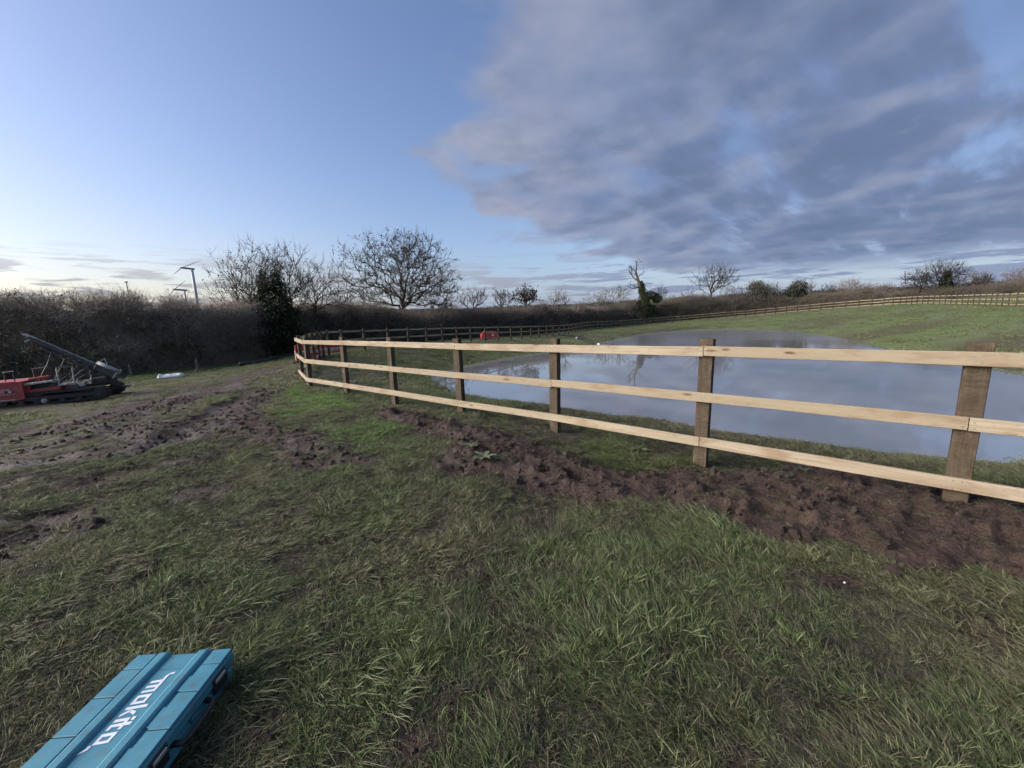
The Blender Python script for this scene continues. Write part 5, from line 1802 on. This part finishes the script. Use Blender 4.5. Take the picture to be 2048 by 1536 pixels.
def barrier(label, a, b, h, red=True):
    """plastic pedestrian barrier panel: moulded frame, slotted infill, white strip and feet"""
    a = Vector((a[0], a[1], 0)); b = Vector((b[0], b[1], 0))
    L = (b - a).length; rz = math.atan2(b.y - a.y, b.x - a.x)
    z = min(hz(a.x, a.y), hz(b.x, b.y))
    root = empty('barrier', (a.x, a.y, z), rz)
    M_ = PLRED if red else PLWHITE
    m_ = MB(); m_.box((L / 2, 0, h - .05), (L, .05, .10), bev=.02); m_.build('top_rail', M_ if red else PLRED, root)
    m_ = MB(); m_.box((L / 2, 0, .16), (L, .045, .07), bev=.012); m_.build('bottom_rail', M_, root)
    m_ = MB(); m_.box((L / 2, -.002, h * .52), (L * .94, .034, .13), bev=.006); m_.build('reflective_strip', PLWHITE, root)
    n_ = 7 if red else 3
    for k_ in range(n_ + 1):
        x_ = .03 + (L - .06) * k_ / n_
        m_ = MB(); m_.box((x_, 0, h * .5 + .04), (.055 if red else .07, .040, h - .24), bev=.008); m_.build('upright', M_, root)
    if red:
        m_ = MB(); m_.box((L / 2, .004, h * .5 + .06), (L * .95, .014, h - .30)); m_.build('infill', M_, root)
    for x_ in (.18 * L, .82 * L):
        m_ = MB(); m_.box((x_, 0, .05), (.07, .46, .06), bev=.012); m_.box((x_, 0, .10), (.05, .05, .12)); m_.build('foot', BLKRUB, root)
    tag(root, label, 'barrier', 'plastic barriers by the fence corner')


barrier('foremost red plastic barrier behind the fence corner', (-8.95, 16.6), (-8.75, 18.2), .78)
barrier('second red plastic barrier angled behind the foremost one', (-8.98, 17.7), (-9.42, 19.8), .82)
barrier('red plastic barrier nearest the turn of the shaded fence', (-9.9, 20.6), (-8.9, 21.6), .66)
barrier('white plastic barrier end showing left of the fence corner', (-9.10, 16.84), (-8.80, 16.74), .64, False)


def bowser():
    """squat red tank with rounded ends standing behind the fence"""
    x0, y0 = -1.95, 37.2
    root = empty('fuel_tank', (x0, y0, hz(x0, y0)), math.radians(14))
    out = []
    W, H = .78, .74
    for cx_, cz_, a0, a1 in ((W - .14, .16, -90, 0), (W - .3, H - .3, 0, 90), (-W + .38, H - .38, 90, 180), (-W + .12, .14, 180, 270)):
        rr = {(.64, .16): .14}.get((round(cx_, 2), cz_), None) or (.30 if cx_ > 0 else (.38 if cz_ > .3 else .12))
        rr = .14 if (cx_ > 0 and cz_ < .3) else rr
        for a in np.linspace(a0, a1, 6): out.append((cx_ + rr * math.cos(math.radians(a)), cz_ + .02 + rr * math.sin(math.radians(a))))
    m_ = MB(); m_.prism(out, -.4, .4); m_.build('tank', PLRED, root)
    m_ = MB()
    for s_ in (-.42, .05): m_.prism([(s_ - .025, .05), (s_ + .025, .05), (s_ + .025, H - .06), (s_ - .025, H - .06)], -.425, -.395)
    m_.build('strap', BLKRUB, root)
    m_ = MB(); m_.box((.24, -.413, .43), (.2, .012, .2), bev=.003); m_.build('label_plate', PLWHITE, root)
    m_ = MB(); m_.box((.36, -.42, .10), (.5, .05, .07), bev=.01); m_.build('skid', PLWHITE, root)
    m_ = MB(); m_.tube([(-.1, 0, H - .02), (-.1, 0, H + .08)], .09, 12); m_.build('filler_cap', BLKRUB, root)
    tag(root, 'red rounded tank with white label standing behind the shaded fence', 'tank')


bowser()


def ground_tube(name, label, pts, rad, cat, mat, couplings=()):
    P = np.array(pts, float); Q = []
    for i in range(len(P) - 1):
        p0, p1, p2, p3 = P[max(i - 1, 0)], P[i], P[i + 1], P[min(i + 2, len(P) - 1)]
        for s in np.linspace(0, 1, 7, endpoint=False):
            Q.append(.5 * ((2 * p1) + (-p0 + p2) * s + (2 * p0 - 5 * p1 + 4 * p2 - p3) * s * s + (-p0 + 3 * p1 - 3 * p2 + p3) * s ** 3))
    Q.append(P[-1]); Q = np.array(Q)
    Z = np.maximum(height(Q[:, 0], Q[:, 1], False), WATER_Z - .1) + rad
    root = empty(name, (Q[0, 0], Q[0, 1], float(Z[0])))
    o = Vector(root.location)
    m_ = MB(); m_.tube([Vector((x, y, z)) - o for (x, y), z in zip(Q, Z)], rad, 8); m_.build('pipe', mat, root, True)
    for f in couplings:
        i = int(f * (len(Q) - 2))
        a = Vector((*Q[i], Z[i])) - o; b = Vector((*Q[i + 1], Z[i + 1])) - o
        d = (b - a).normalized() * .14
        m_ = MB(); m_.tube([a - d, a + d], rad * 1.45, 10); m_.build('coupling', PLWHITE, root)
    tag(root, label, cat)


ground_tube('suction_hose', 'black hose with white couplings running from the fence into the pond', [(5.6, 46.8), (6.2, 44.2), (6.5, 41.6), (7.2, 39.0), (8.2, 37.0), (9.3, 36.0)], .085, 'hose', BLKRUB, (.5, .84))
ground_tube('suction_hose', 'second loop of black hose on the grass above the pond edge', [(6.1, 47.0), (7.0, 44.8), (7.6, 43.0), (7.5, 41.2), (7.2, 39.6)], .08, 'hose', BLKRUB)
ground_tube('drain_pipe', 'black pipe lying along the foot of the hedge left of the fence', [(-14.5, 21.2), (-14.1, 22.2), (-14.6, 24.6), (-15.2, 26.4), (-13.6, 27.5), (-11.5, 25.0)], .11, 'pipe', BLKRUB)


def tarp():
    x0, y0 = -15.55, 18.1
    root_z = hz(x0, y0)
    n_ = 26
    U, V_ = np.meshgrid(np.linspace(-.75, .75, n_), np.linspace(-.38, .38, 14))
    e = .12 * (fbm(U * 2 + 5, V_ * 3, 3, 5) - .5)
    X = U + e; Y = V_ * (1 - .35 * np.abs(U)) + .1 * np.sin(3 * U)
    edge = np.clip(1 - np.maximum(np.abs(U) / .75, np.abs(V_) / .38), 0, 1)
    Z = .015 + .26 * np.abs(fbm(U * 3.1, V_ * 4.5, 3, 15) - .38) * smooth(edge, 0, .35) + .05 * smooth(edge, 0, .2) + .10 * smooth(np.abs(U), .45, .7) * smooth(edge, 0, .15)
    Xw = x0 + (X * .8 - Y * .35) * .66; Yw = y0 + (X * .35 + Y * .9) * .7
    Zw = height(Xw, Yw, False) - root_z + Z.ravel()
    ii_ = np.arange(13 * n_).reshape(13, n_)[:, :-1].ravel()
    me = np_mesh('plastic_sheet', np.stack([(Xw - x0).ravel(), (Yw - y0).ravel(), Zw], -1), quads=np.stack([ii_, ii_ + 1, ii_ + 1 + n_, ii_ + n_], -1),
                 mat=mat_simple('white_sheeting', (.68, .70, .74), .45, .08, 6), smooth_=True)
    o = add_obj('plastic_sheet', me); o.location = (x0, y0, root_z)
    tag(o, 'crumpled white plastic sheet on the grass by the hedge', 'sheet')


tarp()


def stake(label, x, y, h, tilt, seed):
    r = random.Random(seed)
    m_ = MB()
    pts = [(r.uniform(-.012, .012), r.uniform(-.012, .012), z) for z in np.linspace(-.2, h, 5)]
    m_.tube(pts, [.055, .055, .052, .05, .042], 7)
    o = m_.build('stake', BARK_PALE, None)
    o.location = (x, y, hz(x, y)); o.rotation_euler = (tilt, tilt * .6, 0)
    tag(o, label, 'stake')


stake('short grey stake at the hedge foot beside the machine', -18.6, 19.4, .55, .06, 1)
stake('taller grey stake at the hedge foot right of the white sheet', -16.4, 20.75, .62, -.04, 2)

# ------------------------------------------------------------------ wind turbines and mast beyond the hedge
TURB = mat_simple('turbine_grey', (.16, .165, .17), .5, .08, 2)
TURBL = mat_simple('turbine_pale_steel', (.48, .50, .52), .5, .06, 2)


def turbine(label, x, y, hub_z, S, V, rotor, seed):
    """two-bladed turbine with long nacelle; S and V scale its width and height"""
    zb = hz(x, y)
    root = empty('wind_turbine', (x, y, zb))
    H = hub_z - zb
    m_ = MB(); m_.tube([(0, 0, -1), (0, 0, H * .5), (0, 0, H)], [1.65, 1.45, 1.2], 14); m_.build('tower', TURBL, root, True)
    rx = Vector((math.cos(math.radians(38)), math.sin(math.radians(38)), 0))     # screen-right at this azimuth
    vz = Vector((0, 0, 1))
    fw_ = Vector((-rx.y, rx.x, 0))
    hub = Vector((0, 0, H)) - rx * 12.2 * S + vz * 1.2 * V
    m_ = MB(); m_.bar(Vector((0, 0, H)) + rx * 3.6 * S - vz * .4 * V, hub + rx * 1.5 * S, 3.0 * V, 3.2 * V, bev=.6 * V); m_.build('nacelle', TURB, root)
    m_ = MB(); m_.tube([hub + rx * 2.2 * S, hub + rx * .3 * S, hub - rx * 1.2 * S, hub - rx * 2.0 * S], [1.5 * V, 1.7 * V, 1.1 * V, .3 * V], 10); m_.build('hub', TURB, root, True)
    for bx, bz, bd in rotor:
        tip = hub + rx * bx * S + vz * bz * V + fw_ * bd * S
        d = (tip - hub)
        pts = [hub + d * f for f in (0.02, .12, .3, .6, 1.0)]
        m_ = MB(); m_.tube(pts, [.5 * V, .65 * V, .8 * V, .6 * V, .2 * V], 6); m_.build('blade', TURBL, root, True)
    tag(root, label, 'wind turbine')


turbine('taller wind turbine rising behind the left hedge', -320.6, 420, 60.0, .66, .53, [(26, 17, 8), (-10, -15, -22)], 1)
turbine('smaller farther wind turbine behind the left hedge', -505.5, 640, 59.0, 1.0, .8, [(16, 19, 14), (-4, -10, -22)], 2)
mz = hz(-463.4, 500)
mm_ = MB(); mm_.tube([(0, 0, 0), (0, 0, 59 - mz)], [.75, .42], 8)
mast_o = mm_.build('radio_mast', TURB); mast_o.location = (-463.4, 500, mz)
mh_ = MB(); mh_.box((0, 0, 58.4 - mz), (2.4, 2.4, 1.6), bev=.3); mh_.build('mast_head', TURB, mast_o)
tag(mast_o, 'thin radio mast above the hedge left of the turbines', 'mast')
